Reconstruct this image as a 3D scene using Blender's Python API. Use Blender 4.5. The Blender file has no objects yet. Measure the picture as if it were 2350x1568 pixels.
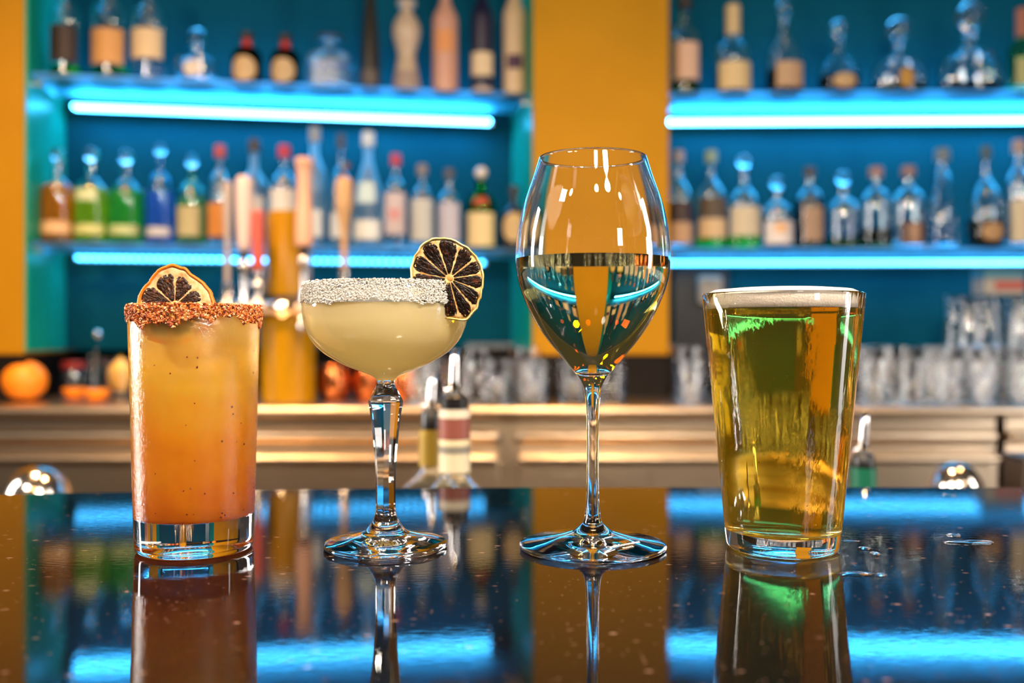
import bpy, bmesh, math, random
from mathutils import Vector, Matrix
R = math.radians
random.seed(7)
sc = bpy.context.scene
COL = sc.collection

# ------------------------------------------------------------------ camera
F = 2200.0            # focal length in pixels of the 2350 wide frame
HX, HY = 1175.0, 768.0
BAR = 1.07            # height of the bar top
ZC = BAR + 0.1234     # eye height
cam_d = bpy.data.cameras.new('camera')
cam = bpy.data.objects.new('camera', cam_d); COL.objects.link(cam)
cam.location = (0, 0, ZC); cam.rotation_euler = (R(90), 0, 0)
cam_d.sensor_width = 36; cam_d.lens = 36 * F / 2350
cam_d.shift_y = -16 / 2350
cam_d.clip_start = 0.02
cam_d.dof.use_dof = True
cam_d.dof.focus_distance = 0.535
cam_d.dof.aperture_fstop = 4.3
sc.camera = cam

# ------------------------------------------------------------------ world, lamps, exposure
W = bpy.data.worlds.new('world'); sc.world = W; W.use_nodes = True
bg = W.node_tree.nodes['Background']
bg.inputs[0].default_value = (0.50, 0.42, 0.36, 1); bg.inputs[1].default_value = 0.15
sc.view_settings.view_transform = 'Standard'; sc.view_settings.look = 'None'
sc.view_settings.exposure = 0.0; sc.view_settings.gamma = 1.0
try: sc.view_settings.use_curve_mapping = False
except Exception: pass
cy = sc.cycles
cy.max_bounces = 20; cy.transmission_bounces = 20; cy.glossy_bounces = 8; cy.diffuse_bounces = 3
cy.transparent_max_bounces = 16; cy.volume_bounces = 0
cy.sample_clamp_indirect = 0.0; cy.blur_glossy = 0.6
cy.caustics_reflective = True; cy.caustics_refractive = True
cy.use_denoising = True

def area(name, loc, target, sx, sy, power, color, shape='RECTANGLE'):
    l = bpy.data.lights.new(name, 'AREA'); l.shape = shape; l.size = sx
    if shape in ('RECTANGLE', 'ELLIPSE'): l.size_y = sy
    l.energy = power; l.color = color
    o = bpy.data.objects.new(name, l); COL.objects.link(o); o.location = loc
    o.rotation_euler = (Vector(target) - Vector(loc)).to_track_quat('-Z', 'Y').to_euler()
    return o
area('assumed_light_right', (2.0, 0.45, 1.50), (0.1, 0.58, 1.15), 0.28, 1.5, 28, (1.0, 0.94, 0.90))  # window-like source out of view, assumed from streaks on beer and highball
area('assumed_light_left', (-2.0, 1.05, 1.60), (-0.1, 0.58, 1.12), 0.2, 1.1, 24, (1.0, 0.93, 0.86)).data.spread = R(110)  # unseen source at left, assumed from the bright left edge of the beer
area('assumed_light_back', (1.05, -0.85, 1.62), (0.1, 0.6, 1.15), 0.22, 0.30, 4, (1.0, 0.93, 0.86))  # unseen window-like lamp added behind the camera, assumed from the wine bowl's highlight
area('front_fill_light', (-1.15, -0.15, 2.30), (-0.1, 0.6, 1.13), 0.24, 0.24, 21, (1.0, 0.90, 0.78))  # soft frontal fill, added high on the left to lift the foreground
for lx, ly, pw in ((0.30, 0.0, 22.0),):      # fill light added over the bar to brighten the drinks
    area('drinks_fill_light', (lx, ly, 1.85), (lx * .7, 0.55, 1.12), 0.11, 0.11, pw, (1.0, 0.89, 0.74), 'DISK')
for lx, ly, pw, c in ((-0.88, -0.35, 7, (1.0, 0.58, 0.25)), (0.10, -0.55, 7, (1.0, 0.58, 0.25)), (1.1, -0.5, 3.5, (1.0, 0.78, 0.55))):  # unseen warm lamps behind the camera, assumed from highlights on the steel fronts
    area('assumed_ceiling_spot', (lx, ly, 2.35), (lx * .9, 1.9, 0.9), 0.16, 0.16, pw, c, 'DISK')
for i, (lx, ly, pw) in enumerate(((-0.80, 1.35, 14), (0.09, 1.35, 8.5), (1.05, 1.35, 3))):  # downlights out of view, assumed from the warm bright spots on the steel counter
    o = area('assumed_ceiling_downlight', (lx, ly, 2.72), (lx, ly + 0.22, 1.0), 0.16, 0.16, pw, (1.0, 0.58, 0.25), 'DISK')
    o.data.spread = R(75)

# ------------------------------------------------------------------ pixel -> place
def X(px, d): return (px - HX) / F * d
def Z(py, d): return ZC + (HY - py) / F * d

# ------------------------------------------------------------------ materials
def nt(m): return m.node_tree.nodes, m.node_tree.links
def pri(name, color, rough=0.5, metal=0.0, trans=0.0, ior=1.5, spec=None, sss=0.0, emis=None, estr=0.0):
    m = bpy.data.materials.new(name); m.use_nodes = True
    b = m.node_tree.nodes['Principled BSDF']; I = b.inputs
    I['Base Color'].default_value = (*color, 1); I['Roughness'].default_value = rough
    I['Metallic'].default_value = metal; I['Transmission Weight'].default_value = trans; I['IOR'].default_value = ior
    if spec is not None: I['Specular IOR Level'].default_value = spec
    if sss: I['Subsurface Weight'].default_value = sss; I['Subsurface Radius'].default_value = (0.01, 0.007, 0.004); I['Subsurface Scale'].default_value = 1.0
    if emis: I['Emission Color'].default_value = (*emis, 1); I['Emission Strength'].default_value = estr
    return m
def glassm(name, color=(1, 1, 1), rough=0.0, ior=1.5):
    m = bpy.data.materials.new(name); m.use_nodes = True; n, l = nt(m); n.clear()
    g = n.new('ShaderNodeBsdfGlass'); g.inputs['Color'].default_value = (*color, 1); g.inputs['Roughness'].default_value = rough; g.inputs['IOR'].default_value = ior
    o = n.new('ShaderNodeOutputMaterial'); l.new(g.outputs[0], o.inputs[0])
    return m
def absorb(m, color, density):
    n, l = nt(m); v = n.new('ShaderNodeVolumeAbsorption'); v.inputs['Color'].default_value = (*color, 1); v.inputs['Density'].default_value = density
    o = [x for x in n if x.type == 'OUTPUT_MATERIAL'][0]; l.new(v.outputs[0], o.inputs[1]); return m
def shader_node(m):
    return [x for x in m.node_tree.nodes if x.type in ('BSDF_PRINCIPLED', 'BSDF_GLASS')][0]
def bump(m, scale, dist, detail=3, vscale=(1, 1, 1), strength=1.0, kind='noise', lo=None, hi=None):
    n, l = nt(m); tc = n.new('ShaderNodeTexCoord'); mp = n.new('ShaderNodeMapping'); mp.inputs['Scale'].default_value = vscale
    if kind == 'noise':
        t = n.new('ShaderNodeTexNoise'); t.inputs['Detail'].default_value = detail; out = t.outputs['Fac']
    else:
        t = n.new('ShaderNodeTexVoronoi'); out = t.outputs['Distance']
    t.inputs['Scale'].default_value = scale
    l.new(tc.outputs['Object'], mp.inputs[0]); l.new(mp.outputs[0], t.inputs['Vector'])
    if lo is not None:
        mr = n.new('ShaderNodeMapRange'); mr.inputs['From Min'].default_value = lo; mr.inputs['From Max'].default_value = hi
        mr.inputs['To Min'].default_value = 1 if kind != 'noise' else 0; mr.inputs['To Max'].default_value = 0 if kind != 'noise' else 1
        mr.interpolation_type = 'SMOOTHSTEP'; l.new(out, mr.inputs['Value']); out = mr.outputs[0]
    b = n.new('ShaderNodeBump'); b.inputs['Distance'].default_value = dist; b.inputs['Strength'].default_value = strength
    l.new(out, b.inputs['Height']); l.new(b.outputs[0], shader_node(m).inputs['Normal'])
    return m
def ramp(m, kind, stops, scale=10, detail=4, vscale=(1, 1, 1), coord='Object', inp='Base Color'):
    n, l = nt(m); cr = n.new('ShaderNodeValToRGB'); e = cr.color_ramp.elements
    while len(e) < len(stops): e.new(0.5)
    for i, (p, c) in enumerate(stops): e[i].position = p; e[i].color = (*c, 1)
    if kind == 'island':
        g = n.new('ShaderNodeNewGeometry'); l.new(g.outputs['Random Per Island'], cr.inputs[0])
    else:
        tc = n.new('ShaderNodeTexCoord'); mp = n.new('ShaderNodeMapping'); mp.inputs['Scale'].default_value = vscale
        l.new(tc.outputs[coord], mp.inputs[0])
        if kind == 'noise':
            t = n.new('ShaderNodeTexNoise'); t.inputs['Scale'].default_value = scale; t.inputs['Detail'].default_value = detail; l.new(mp.outputs[0], t.inputs['Vector']); l.new(t.outputs['Fac'], cr.inputs[0])
        elif kind == 'z':
            sp = n.new('ShaderNodeSeparateXYZ'); l.new(mp.outputs[0], sp.inputs[0])
            t = n.new('ShaderNodeTexNoise'); t.inputs['Scale'].default_value = scale; t.inputs['Detail'].default_value = detail; l.new(tc.outputs[coord], t.inputs['Vector'])
            ma = n.new('ShaderNodeMath'); ma.operation = 'MULTIPLY_ADD'; ma.inputs[1].default_value = 0.35; l.new(t.outputs['Fac'], ma.inputs[0])
            l.new(sp.outputs[2], ma.inputs[2]); l.new(ma.outputs[0], cr.inputs[0])
    b = shader_node(m); l.new(cr.outputs[0], b.inputs[inp]); return cr

M = {}
M['glass'] = glassm('clear_glass')
M['crystal'] = glassm('crystal_glass', (1, 1, 1), 0.0, 1.52)
M['frost'] = bump(glassm('misted_glass', (1, 1, 1), 0.10), 560, 0.00040, 4)
M['frost_fine'] = bump(glassm('lightly_misted_glass', (1, 1, 1), 0.03), 420, 0.00010, 3)
M['wet'] = bump(glassm('wet_glass', (1, 1, 1), 0.0), 90, 0.00022, 5, (1, 1, 0.16), 1.0, 'noise', 0.50, 0.72)
M['shelf_glass'] = glassm('shelf_glass', (0.70, 0.90, 0.95), 0.5)
M['steel'] = pri('brushed_steel', (0.56, 0.44, 0.31), 0.30, 1.0); bump(M['steel'], 30, 0.0006, 5, (1, 6, 30), 0.5)
M['steel_dark'] = pri('dark_steel', (0.16, 0.14, 0.12), 0.38, 1.0)
M['chrome'] = pri('chrome', (0.85, 0.82, 0.80), 0.08, 1.0)
M['black'] = pri('black_plastic', (0.008, 0.007, 0.007), 0.35)
M['yellow'] = pri('ochre_paint', (0.50, 0.20, 0.004), 0.6, spec=0.15); ramp(M['yellow'], 'noise', ((0.35, (0.375, 0.178, 0.0015)), (0.65, (0.405, 0.193, 0.002))), 6)
M['teal_wall'] = pri('teal_wall_paint', (0.02, 0.20, 0.27), 0.7, spec=0.04); ramp(M['teal_wall'], 'noise', ((0.3, (0.0015, 0.064, 0.092)), (0.7, (0.002, 0.074, 0.104))), 5)
M['teal_panel'] = pri('teal_gloss_panel', (0.004, 0.33, 0.22), 0.35, spec=0.2)
M['backsplash'] = pri('black_backsplash', (0.006, 0.004, 0.003), 0.5, spec=0.15)
M['floor'] = pri('brown_floor', (0.06, 0.045, 0.035), 0.5); ramp(M['floor'], 'noise', ((0.3, (0.05, 0.035, 0.028)), (0.7, (0.08, 0.06, 0.045))), 4)
M['led'] = pri('blue_led', (0.0, 0.1, 0.2), 0.5, emis=(0.045, 0.46, 1.0), estr=56)
M['led_dim'] = pri('dim_blue_led', (0.0, 0.1, 0.2), 0.5, emis=(0.05, 0.46, 1.0), estr=17)
M['alu'] = pri('aluminium', (0.6, 0.62, 0.65), 0.35, 1.0)
M['paper'] = pri('cream_paper', (0.66, 0.55, 0.40), 0.6)

# ------------------------------------------------------------------ object helpers
def tag(o, label=None, cat=None, group=None, kind=None):
    if label: o['label'] = label
    if cat: o['category'] = cat
    if group: o['group'] = group
    if kind: o['kind'] = kind
    return o
def thing(name, label, cat, loc=(0, 0, 0), rz=0.0, group=None):
    o = bpy.data.objects.new(name, None); COL.objects.link(o); o.empty_display_size = 0.02
    o.location = loc; o.rotation_euler = (0, 0, rz); return tag(o, label, cat, group)
def mobj(name, me, mats, parent=None, loc=(0, 0, 0), rot=None, smooth=True, sharp=None):
    for mt in (mats if isinstance(mats, (list, tuple)) else [mats]): me.materials.append(mt)
    if smooth:
        for p in me.polygons: p.use_smooth = True
    if sharp: me.set_sharp_from_angle(angle=R(sharp))
    o = bpy.data.objects.new(name, me); COL.objects.link(o); o.location = loc
    if rot: o.rotation_euler = rot
    if parent: o.parent = parent
    return o
def struct(name, me, mat, smooth=False):
    o = mobj(name, me, mat, smooth=smooth); o['kind'] = 'structure'; return o
def box_me(x0, x1, y0, y1, z0, z1, bev=0.0, seg=2):
    bm = bmesh.new(); bmesh.ops.create_cube(bm, size=1)
    bmesh.ops.scale(bm, vec=(x1 - x0, y1 - y0, z1 - z0), verts=bm.verts)
    bmesh.ops.translate(bm, vec=((x0 + x1) / 2, (y0 + y1) / 2, (z0 + z1) / 2), verts=bm.verts)
    if bev: bmesh.ops.bevel(bm, geom=bm.edges[:], offset=bev, segments=seg, affect='EDGES', profile=0.5)
    me = bpy.data.meshes.new('box'); bm.to_mesh(me); bm.free(); return me
def prof_smooth(p, k=4):
    q = []
    n = len(p)
    for i in range(n - 1):
        a, b, c, d = p[max(i - 1, 0)], p[i], p[i + 1], p[min(i + 2, n - 1)]
        for s in range(k):
            t = s / k
            q.append(tuple(0.5 * ((2 * b[j]) + (-a[j] + c[j]) * t + (2 * a[j] - 5 * b[j] + 4 * c[j] - d[j]) * t * t + (-a[j] + 3 * b[j] - 3 * c[j] + d[j]) * t ** 3) for j in (0, 1)))
    q.append(tuple(p[-1])); return [(max(r, 0), z) for r, z in q]
def rmult(a, z, form):
    """form: None or dict(k, flat, z0, z1, poly): cross-section that is not round below z0, round above z1"""
    if not form: return 1.0, 1.0
    w = 1.0
    if 'z1' in form and z > form['z0']: w = max(0.0, 1 - (z - form['z0']) / (form['z1'] - form['z0']))
    if 'lo1' in form and z < form['lo1']: w *= max(0.0, min(1.0, (z - form['lo0']) / (form['lo1'] - form['lo0'])))
    if 'poly' in form:
        st = 2 * math.pi / form['poly']; m = math.cos(st / 2) / math.cos((a % st) - st / 2)
        m = m * 1.05
    else:
        k = form.get('k', 2); m = 1 / ((abs(math.cos(a)) ** k + abs(math.sin(a)) ** k) ** (1 / k))
    return 1 + (m - 1) * w, 1 + (form.get('flat', 1) - 1) * w
def lathe(profile, n=64, form=None, matids=None, jitter=None):
    vs, fs, mi = [], [], []
    rings = []
    for (r, z) in profile:
        if r < 1e-6: rings.append([len(vs)]); vs.append((0, 0, z))
        else:
            ring = []
            for j in range(n):
                a = 2 * math.pi * j / n; m, fl = rmult(a, z, form)
                rr = r * m + (jitter(a, z) if jitter else 0)
                ring.append(len(vs)); vs.append((rr * math.cos(a), rr * math.sin(a) * fl, z))
            rings.append(ring)
    for i in range(len(rings) - 1):
        A, B = rings[i], rings[i + 1]
        for j in range(n):
            k = (j + 1) % n
            if len(A) == 1 and len(B) == 1: continue
            if len(A) == 1: f = (A[0], B[k], B[j])
            elif len(B) == 1: f = (A[j], A[k], B[0])
            else: f = (A[j], A[k], B[k], B[j])
            fs.append(f); mi.append(matids[i] if matids else 0)
    me = bpy.data.meshes.new('lathe'); me.from_pydata(vs, [], fs); me.update()
    if matids: me.polygons.foreach_set('material_index', mi)
    return me
def tube_me(pts, rad, n=16, caps=True):
    vs, fs = [], []
    for i, p in enumerate(pts):
        p = Vector(p); a = Vector(pts[max(i - 1, 0)]); b = Vector(pts[min(i + 1, len(pts) - 1)]); t = (b - a).normalized()
        u = t.orthogonal().normalized() if i == 0 else (u - t * u.dot(t)).normalized()
        v = t.cross(u); r = rad[i] if isinstance(rad, (list, tuple)) else rad
        for j in range(n):
            q = 2 * math.pi * j / n; vs.append(p + (u * math.cos(q) + v * math.sin(q)) * r)
    for i in range(len(pts) - 1):
        for j in range(n):
            k = (j + 1) % n; fs.append((i * n + j, i * n + k, (i + 1) * n + k, (i + 1) * n + j))
    if caps: fs.append(tuple(range(n - 1, -1, -1))); fs.append(tuple((len(pts) - 1) * n + j for j in range(n)))
    me = bpy.data.meshes.new('tube'); me.from_pydata(vs, [], fs); me.update(); return me
def grains_me(pts, smin, smax, stretch=(1, 1, 1)):
    vs, fs = [], []
    for p in pts:
        s = random.uniform(smin, smax); b = len(vs)
        q = Matrix.Rotation(random.uniform(0, 6.28), 3, 'X') @ Matrix.Rotation(random.uniform(0, 6.28), 3, 'Z')
        for x in (-1, 1):
            for y in (-1, 1):
                for z in (-1, 1):
                    v = Vector((x * stretch[0], y * stretch[1], z * stretch[2])) * s * random.uniform(0.55, 1.1) * 0.5
                    vs.append(Vector(p) + q @ v)
        fs += [(b, b + 1, b + 3, b + 2), (b + 4, b + 6, b + 7, b + 5), (b, b + 4, b + 5, b + 1), (b + 2, b + 3, b + 7, b + 6), (b, b + 2, b + 6, b + 4), (b + 1, b + 5, b + 7, b + 3)]
    me = bpy.data.meshes.new('grains'); me.from_pydata(vs, [], fs); me.update(); return me
def interp(p, z):
    for (r0, z0), (r1, z1) in zip(p, p[1:]):
        if z0 <= z <= z1 and z1 > z0: return r0 + (r1 - r0) * (z - z0) / (z1 - z0)
    return p[-1][0] if z > p[-1][1] else p[0][0]
def cut_above(p, z):   # profile part from z upward
    return [(interp(p, z), z)] + [q for q in p if q[1] > z + 1e-6]
def cut_below(p, z):
    return [q for q in p if q[1] < z - 1e-6] + [(interp(p, z), z)]

# ------------------------------------------------------------------ the setting
struct('floor', box_me(-3, 3, -3, 2.75, -0.05, 0.0), M['floor'])
struct('wall_back', box_me(-3, 3, 2.62, 2.75, 0, 3.0), M['teal_wall'])

# bar top
far = [(-1.5, .60), (-1.1, .655), (-0.8, .695), (-.6, .718), (-.45, .735), (-.33, .750), (-.2, .764), (-.1, .771), (0, .776), (.2, .777), (.4, .776), (1.0, .776), (1.6, .776)]
def bar_top():
    bm = bmesh.new(); P = [(x, y) for x, y in far] + [(1.6, -0.12), (-1.5, -0.12)]
    vt = [bm.verts.new((x, y, 0)) for x, y in P]; f = bm.faces.new(vt[::-1])
    f.normal_update()
    r = bmesh.ops.extrude_face_region(bm, geom=[f]); ev = [g for g in r['geom'] if isinstance(g, bmesh.types.BMVert)]
    bmesh.ops.translate(bm, vec=(0, 0, -0.035), verts=ev)
    bmesh.ops.recalc_face_normals(bm, faces=bm.faces)
    ed = [e for e in bm.edges if abs(e.verts[0].co.z - e.verts[1].co.z) < 1e-6 and e.calc_face_angle(0) > 1]
    bmesh.ops.bevel(bm, geom=ed, offset=0.003, segments=3, affect='EDGES', profile=0.5)
    me = bpy.data.meshes.new('bar'); bm.to_mesh(me); bm.free(); return me
g = pri('polished_black_granite', (0.004, 0.003, 0.004), 0.04, 0, 0, 1.28)
n, l = nt(g); tc = n.new('ShaderNodeTexCoord'); b = n['Principled BSDF']
def specks(scale, lo, hi, sx=1.0):
    v = n.new('ShaderNodeTexVoronoi'); v.inputs['Scale'].default_value = scale; v.inputs['Randomness'].default_value = 1
    mp = n.new('ShaderNodeMapping'); mp.inputs['Scale'].default_value = (sx, 1, 1); l.new(tc.outputs['Object'], mp.inputs[0]); l.new(mp.outputs[0], v.inputs['Vector'])
    r1 = n.new('ShaderNodeMapRange'); r1.inputs['From Min'].default_value = lo; r1.inputs['From Max'].default_value = hi; r1.inputs['To Min'].default_value = 1; r1.inputs['To Max'].default_value = 0
    l.new(v.outputs['Distance'], r1.inputs['Value'])
    sep = n.new('ShaderNodeSeparateColor'); l.new(v.outputs['Color'], sep.inputs[0])
    r2 = n.new('ShaderNodeMapRange'); r2.inputs['From Min'].default_value = 0.87; r2.inputs['From Max'].default_value = 1.0; l.new(sep.outputs[0], r2.inputs['Value'])
    mu = n.new('ShaderNodeMath'); mu.operation = 'MULTIPLY'; l.new(r1.outputs[0], mu.inputs[0]); l.new(r2.outputs[0], mu.inputs[1]); return mu.outputs[0]
s1 = specks(170, 0.10, 0.28, 0.7); s2 = specks(420, 0.1, 0.3)
ad = n.new('ShaderNodeMath'); ad.operation = 'MAXIMUM'; l.new(s1, ad.inputs[0]); l.new(s2, ad.inputs[1])
mx = n.new('ShaderNodeMix'); mx.data_type = 'RGBA'; l.new(ad.outputs[0], mx.inputs[0]); mx.inputs[6].default_value = (0.003, 0.0025, 0.003, 1); mx.inputs[7].default_value = (0.22, 0.12, 0.08, 1)
l.new(mx.outputs[2], b.inputs['Base Color'])
bump(g, 420, 0.00003, 3, (0.30, 1, 1), 0.7)
M['granite'] = g
bar = thing('bar_counter', 'polished black granite bar counter with tiny pinkish flecks under the four drinks', 'counter', (0, 0, 0))
mobj('countertop', bar_top(), g, bar, (0, 0, BAR), smooth=False)
mobj('base_panel', box_me(-1.4, 1.5, 0.30, 0.36, 0.0, BAR - 0.035), pri('dark_wood', (0.05, 0.025, 0.012), 0.5), bar, smooth=False)

# pillars
px0, px1 = 0.047, 0.352
zb = ZC - 0.046
struct('wall_pillar_center', box_me(px0, px1, 2.15, 2.62, zb, 3.0, 0.003), M['yellow'])
struct('trim_pillar_center', box_me(px0 + 0.002, px1 + 0.004, 2.157, 2.62, ZC - 0.1416, zb), M['backsplash'])
# lower backsplash with a small grey ledge
struct('wall_backsplash', box_me(-1.0, 2.3, 2.46, 2.62, ZC - 0.1416, ZC - 0.035), M['backsplash'])
struct('trim_ledge', box_me(-1.0, 2.3, 2.44, 2.62, ZC - 0.035, ZC - 0.022), pri('grey_ledge', (0.16, 0.17, 0.17), 0.4))

# ------------------------------------------------------------------ back shelving units
class Unit:
    def __init__(s, O, yaw):
        s.O = Vector((O[0], O[1])); s.ex = Vector((math.cos(yaw), math.sin(yaw))); s.ed = Vector((-math.sin(yaw), math.cos(yaw))); s.yaw = yaw
    def pt(s, u, t, z=0): p = s.O + s.ex * u + s.ed * t; return Vector((p.x, p.y, z))
    def u_at(s, px, t):
        k = (px - HX) / F
        return (k * (s.O.y + t * s.ed.y) - (s.O.x + t * s.ed.x)) / (s.ex.x - k * s.ex.y)
UL = Unit((0.0469, 2.193), R(9.3))
UR = Unit((0.379, 2.18), R(-1.5))
S_UP, S_LO = ZC + 0.558, ZC + 0.198          # top faces of the glass shelves

def unit_box(U, u0, u1, t0, t1, z0, z1, bev=0.0):
    me = box_me(u0, u1, t0, t1, z0, z1, bev)
    mt = Matrix.Translation((U.O.x, U.O.y, 0)) @ Matrix.Rotation(U.yaw, 4, 'Z'); me.transform(mt); return me
struct('wall_pillar_left', unit_box(UL, -1.9, -1.0862, -0.006, 0.40, ZC - 0.042, 3.0, 0.003), M['yellow'])
struct('trim_pillar_left', unit_box(UL, -1.9, -1.0865, 0.0, 0.40, ZC - 0.1416, ZC - 0.042), M['backsplash'])
# recess back walls and side panels
struct('wall_shelf_back_left', unit_box(UL, -1.085, 0.0, 0.27, 0.29, ZC - 0.035, 3.0), M['teal_wall'])
struct('wall_shelf_back_right', unit_box(UR, -0.02, 1.7, 0.27, 0.29, ZC - 0.035, 3.0), M['teal_wall'])
struct('trim_side_panel_left', unit_box(UL, -1.086, -1.0815, 0.0, 0.27, ZC - 0.035, 3.0), M['teal_panel'])
struct('trim_side_panel_center', unit_box(UL, -0.004, 0.004, -0.012, 0.27, ZC - 0.035, 3.0), M['teal_panel'])

def led_strip(U, u0, u1, z, pitch, label, size=(0.0075, 0.006), mat='led'):
    L = u1 - u0; c = U.pt((u0 + u1) / 2, 0.205, z)
    t = thing('led_strip', label, 'light strip', c, U.yaw, 'blue light strips behind the shelves')
    mobj('channel', box_me(-L / 2 - 0.004, L / 2 + 0.004, 0.0202, 0.0242, -0.006, 0.006), M['alu'], t, smooth=False)
    n = int(L / pitch); d0 = None
    for i in range(n):
        x = -L / 2 + (i + 0.5) * L / n
        if d0 is None:
            d0 = mobj('diode', box_me(-size[0] / 2, size[0] / 2, -0.002, 0.020, -size[1] / 2, size[1] / 2), M[mat], t, (x, 0, 0), smooth=False)
        else:
            d = d0.copy(); COL.objects.link(d); d.parent = t; d.location = (x, 0, 0)
    return t
led_strip(UL, -1.050, -0.066, ZC + 0.5315, 0.0125, 'blue-white light strip under the upper shelf left of the ochre pillar')
led_strip(UL, -1.045, -0.080, ZC + 0.1790, 0.0175, 'blue light strip of separate dots under the lower shelf left of the ochre pillar', mat='led_dim')
led_strip(UR, 0.004, 1.15, ZC + 0.5315, 0.0125, 'blue-white light strip under the upper shelf right of the ochre pillar')
led_strip(UR, 0.004, 1.15, ZC + 0.1790, 0.0135, 'blue light strip under the lower shelf right of the ochre pillar', mat='led_dim')
def shelf(U, u0, u1, ztop, label):
    c = U.pt((u0 + u1) / 2, 0, ztop); t = thing('glass_shelf', label, 'shelf', c, U.yaw, 'glass shelves of the back bar')
    mobj('shelf_board', box_me((u0 - u1) / 2, (u1 - u0) / 2, 0.022, 0.188, -0.010, 0.0, 0.001), M['shelf_glass'], t, smooth=False)
    for sx in (-1, 1):
        mobj('bracket', box_me(-0.006, 0.006, 0.05, 0.15, -0.020, -0.0102), M['chrome'], t, (sx * ((u1 - u0) / 2 - 0.006), 0, 0), smooth=False)
shelf(UL, -1.081, -0.006, S_UP, 'long clear glass shelf in the upper row left of the ochre pillar')
shelf(UL, -1.081, -0.006, S_LO, 'long clear glass shelf in the lower row left of the ochre pillar')
shelf(UR, -0.018, 1.25, S_UP, 'long clear glass shelf in the upper row right of the ochre pillar')
shelf(UR, -0.018, 1.25, S_LO, 'long clear glass shelf in the lower row right of the ochre pillar')

# ------------------------------------------------------------------ back counter with steel coolers
ZB = ZC - 0.1416
def steel_top():
    P = [(1.901 - .011 * math.cos(a), -.0112 - .011 * math.sin(a)) for a in [R(-90 + 15 * i) for i in range(13)]] + [(2.46, -0.0225), (2.46, 0.0)]
    vs, fs = [], []
    for x in (-1.75, 2.3):
        for (y, z) in P: vs.append((x, y, ZB + z))
    k = len(P)
    for j in range(k): fs.append((j, (j + 1) % k, k + (j + 1) % k, k + j))
    fs += [tuple(range(k))[::-1], tuple(range(k, 2 * k))]
    me = bpy.data.meshes.new('top'); me.from_pydata(vs, [], fs); me.update(); return me
t = mobj('back_counter_top', steel_top(), M['steel'], smooth=True, sharp=30)
bm = bmesh.new(); bm.from_mesh(t.data); bmesh.ops.recalc_face_normals(bm, faces=bm.faces); bm.to_mesh(t.data); bm.free()
tag(t, 'long brushed steel worktop of the back bar carrying glasses and fruit', 'worktop')
def cooler(x0, x1, label, bright=None):
    t = thing('bar_cooler', label, 'cooler', ((x0 + x1) / 2, 1.9, 0), 0, 'steel coolers under the back counter'); h = (x1 - x0) / 2
    mobj('body', box_me(-h, h, 0.03, 0.55, 0.0, ZB - 0.0235), M['steel'], t, smooth=False)
    nd = max(1, round((x1 - x0) / 0.62)); w = 2 * h / nd
    # rounded top rail
    rail = [(0, 0.026)]; 
    mobj('top_rail', box_me(-h, h, 0.006, 0.03, ZC - 0.217, ZC - 0.192, 0.0115, 6), M['steel'], t, smooth=True, sharp=40)
    mobj('handle_lip', box_me(-h + 0.006, h - 0.006, -0.012, 0.03, ZC - 0.2545, ZC - 0.2385, 0.0075, 6), M['steel'], t, smooth=True, sharp=40)
    for i in range(nd):
        mobj('door', box_me(-h + i * w + 0.003, -h + (i + 1) * w - 0.003, 0.012, 0.03, 0.12, ZC - 0.256, 0.003), M['steel'], t, smooth=False)
    mobj('kick_plate', box_me(-h, h, 0.05, 0.06, 0.0, 0.11), M['steel_dark'], t, smooth=False)
    if bright: mobj('filler_panel', box_me(-h - bright, -h, 0.034, 0.06, 0.0, ZB - 0.0236), M['steel'], t, smooth=False)
cooler(-1.74, X(1150, 1.9), 'steel bar cooler under the back counter left of the dark gap')
cooler(X(1184, 1.9), X(2302, 1.9), 'wide steel bar cooler under the back counter behind the wine and the beer', X(1184, 1.9) - X(1150, 1.9) - .0005)
cooler(X(2325, 1.9), 1.9, 'steel bar cooler at the far right end under the back counter')

# ------------------------------------------------------------------ bottles
SH = {
 'round': [(.9, 0), (1, .025), (1, .3), (1, .55), (.93, .63), (.62, .71), (.34, .77), (.27, .82), (.26, .9), (.26, .965), (.32, .97), (.32, 1)],
 'gin': [(.9, 0), (1, .03), (1, .3), (1, .60), (.93, .68), (.68, .76), (.38, .81), (.30, .85), (.30, .9), (.30, .965), (.36, .97), (.36, 1)],
 'squat': [(.72, 0), (.9, .04), (1, .2), (.98, .38), (.84, .54), (.5, .67), (.24, .75), (.19, .82), (.19, .94), (.26, .95), (.26, 1)],
 'tall': [(.95, 0), (1, .02), (1, .3), (1, .62), (.92, .70), (.6, .78), (.40, .84), (.36, .9), (.34, .98), (.4, .985), (.4, 1)],
 'cone': [(.95, 0), (1, .03), (.97, .2), (.86, .42), (.66, .62), (.48, .78), (.38, .88), (.35, .97), (.42, .975), (.42, 1)],
 'figure': [(.92, 0), (1, .03), (.96, .10), (.80, .25), (.66, .38), (.64, .44), (.80, .54), (.98, .66), (.96, .76), (.7, .86), (.45, .92), (.4, .96), (.4, 1)],
 'arch': [(.80, 0), (.96, .05), (1, .16), (1, .34), (.92, .50), (.68, .64), (.28, .73), (.15, .78), (.14, .93), (.22, .94), (.22, 1)],
 'slope': [(.9, 0), (1, .03), (1, .25), (1, .42), (.9, .55), (.66, .68), (.42, .78), (.32, .84), (.30, .96), (.36, .965), (.36, 1)],
}
_gc = {}
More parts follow.
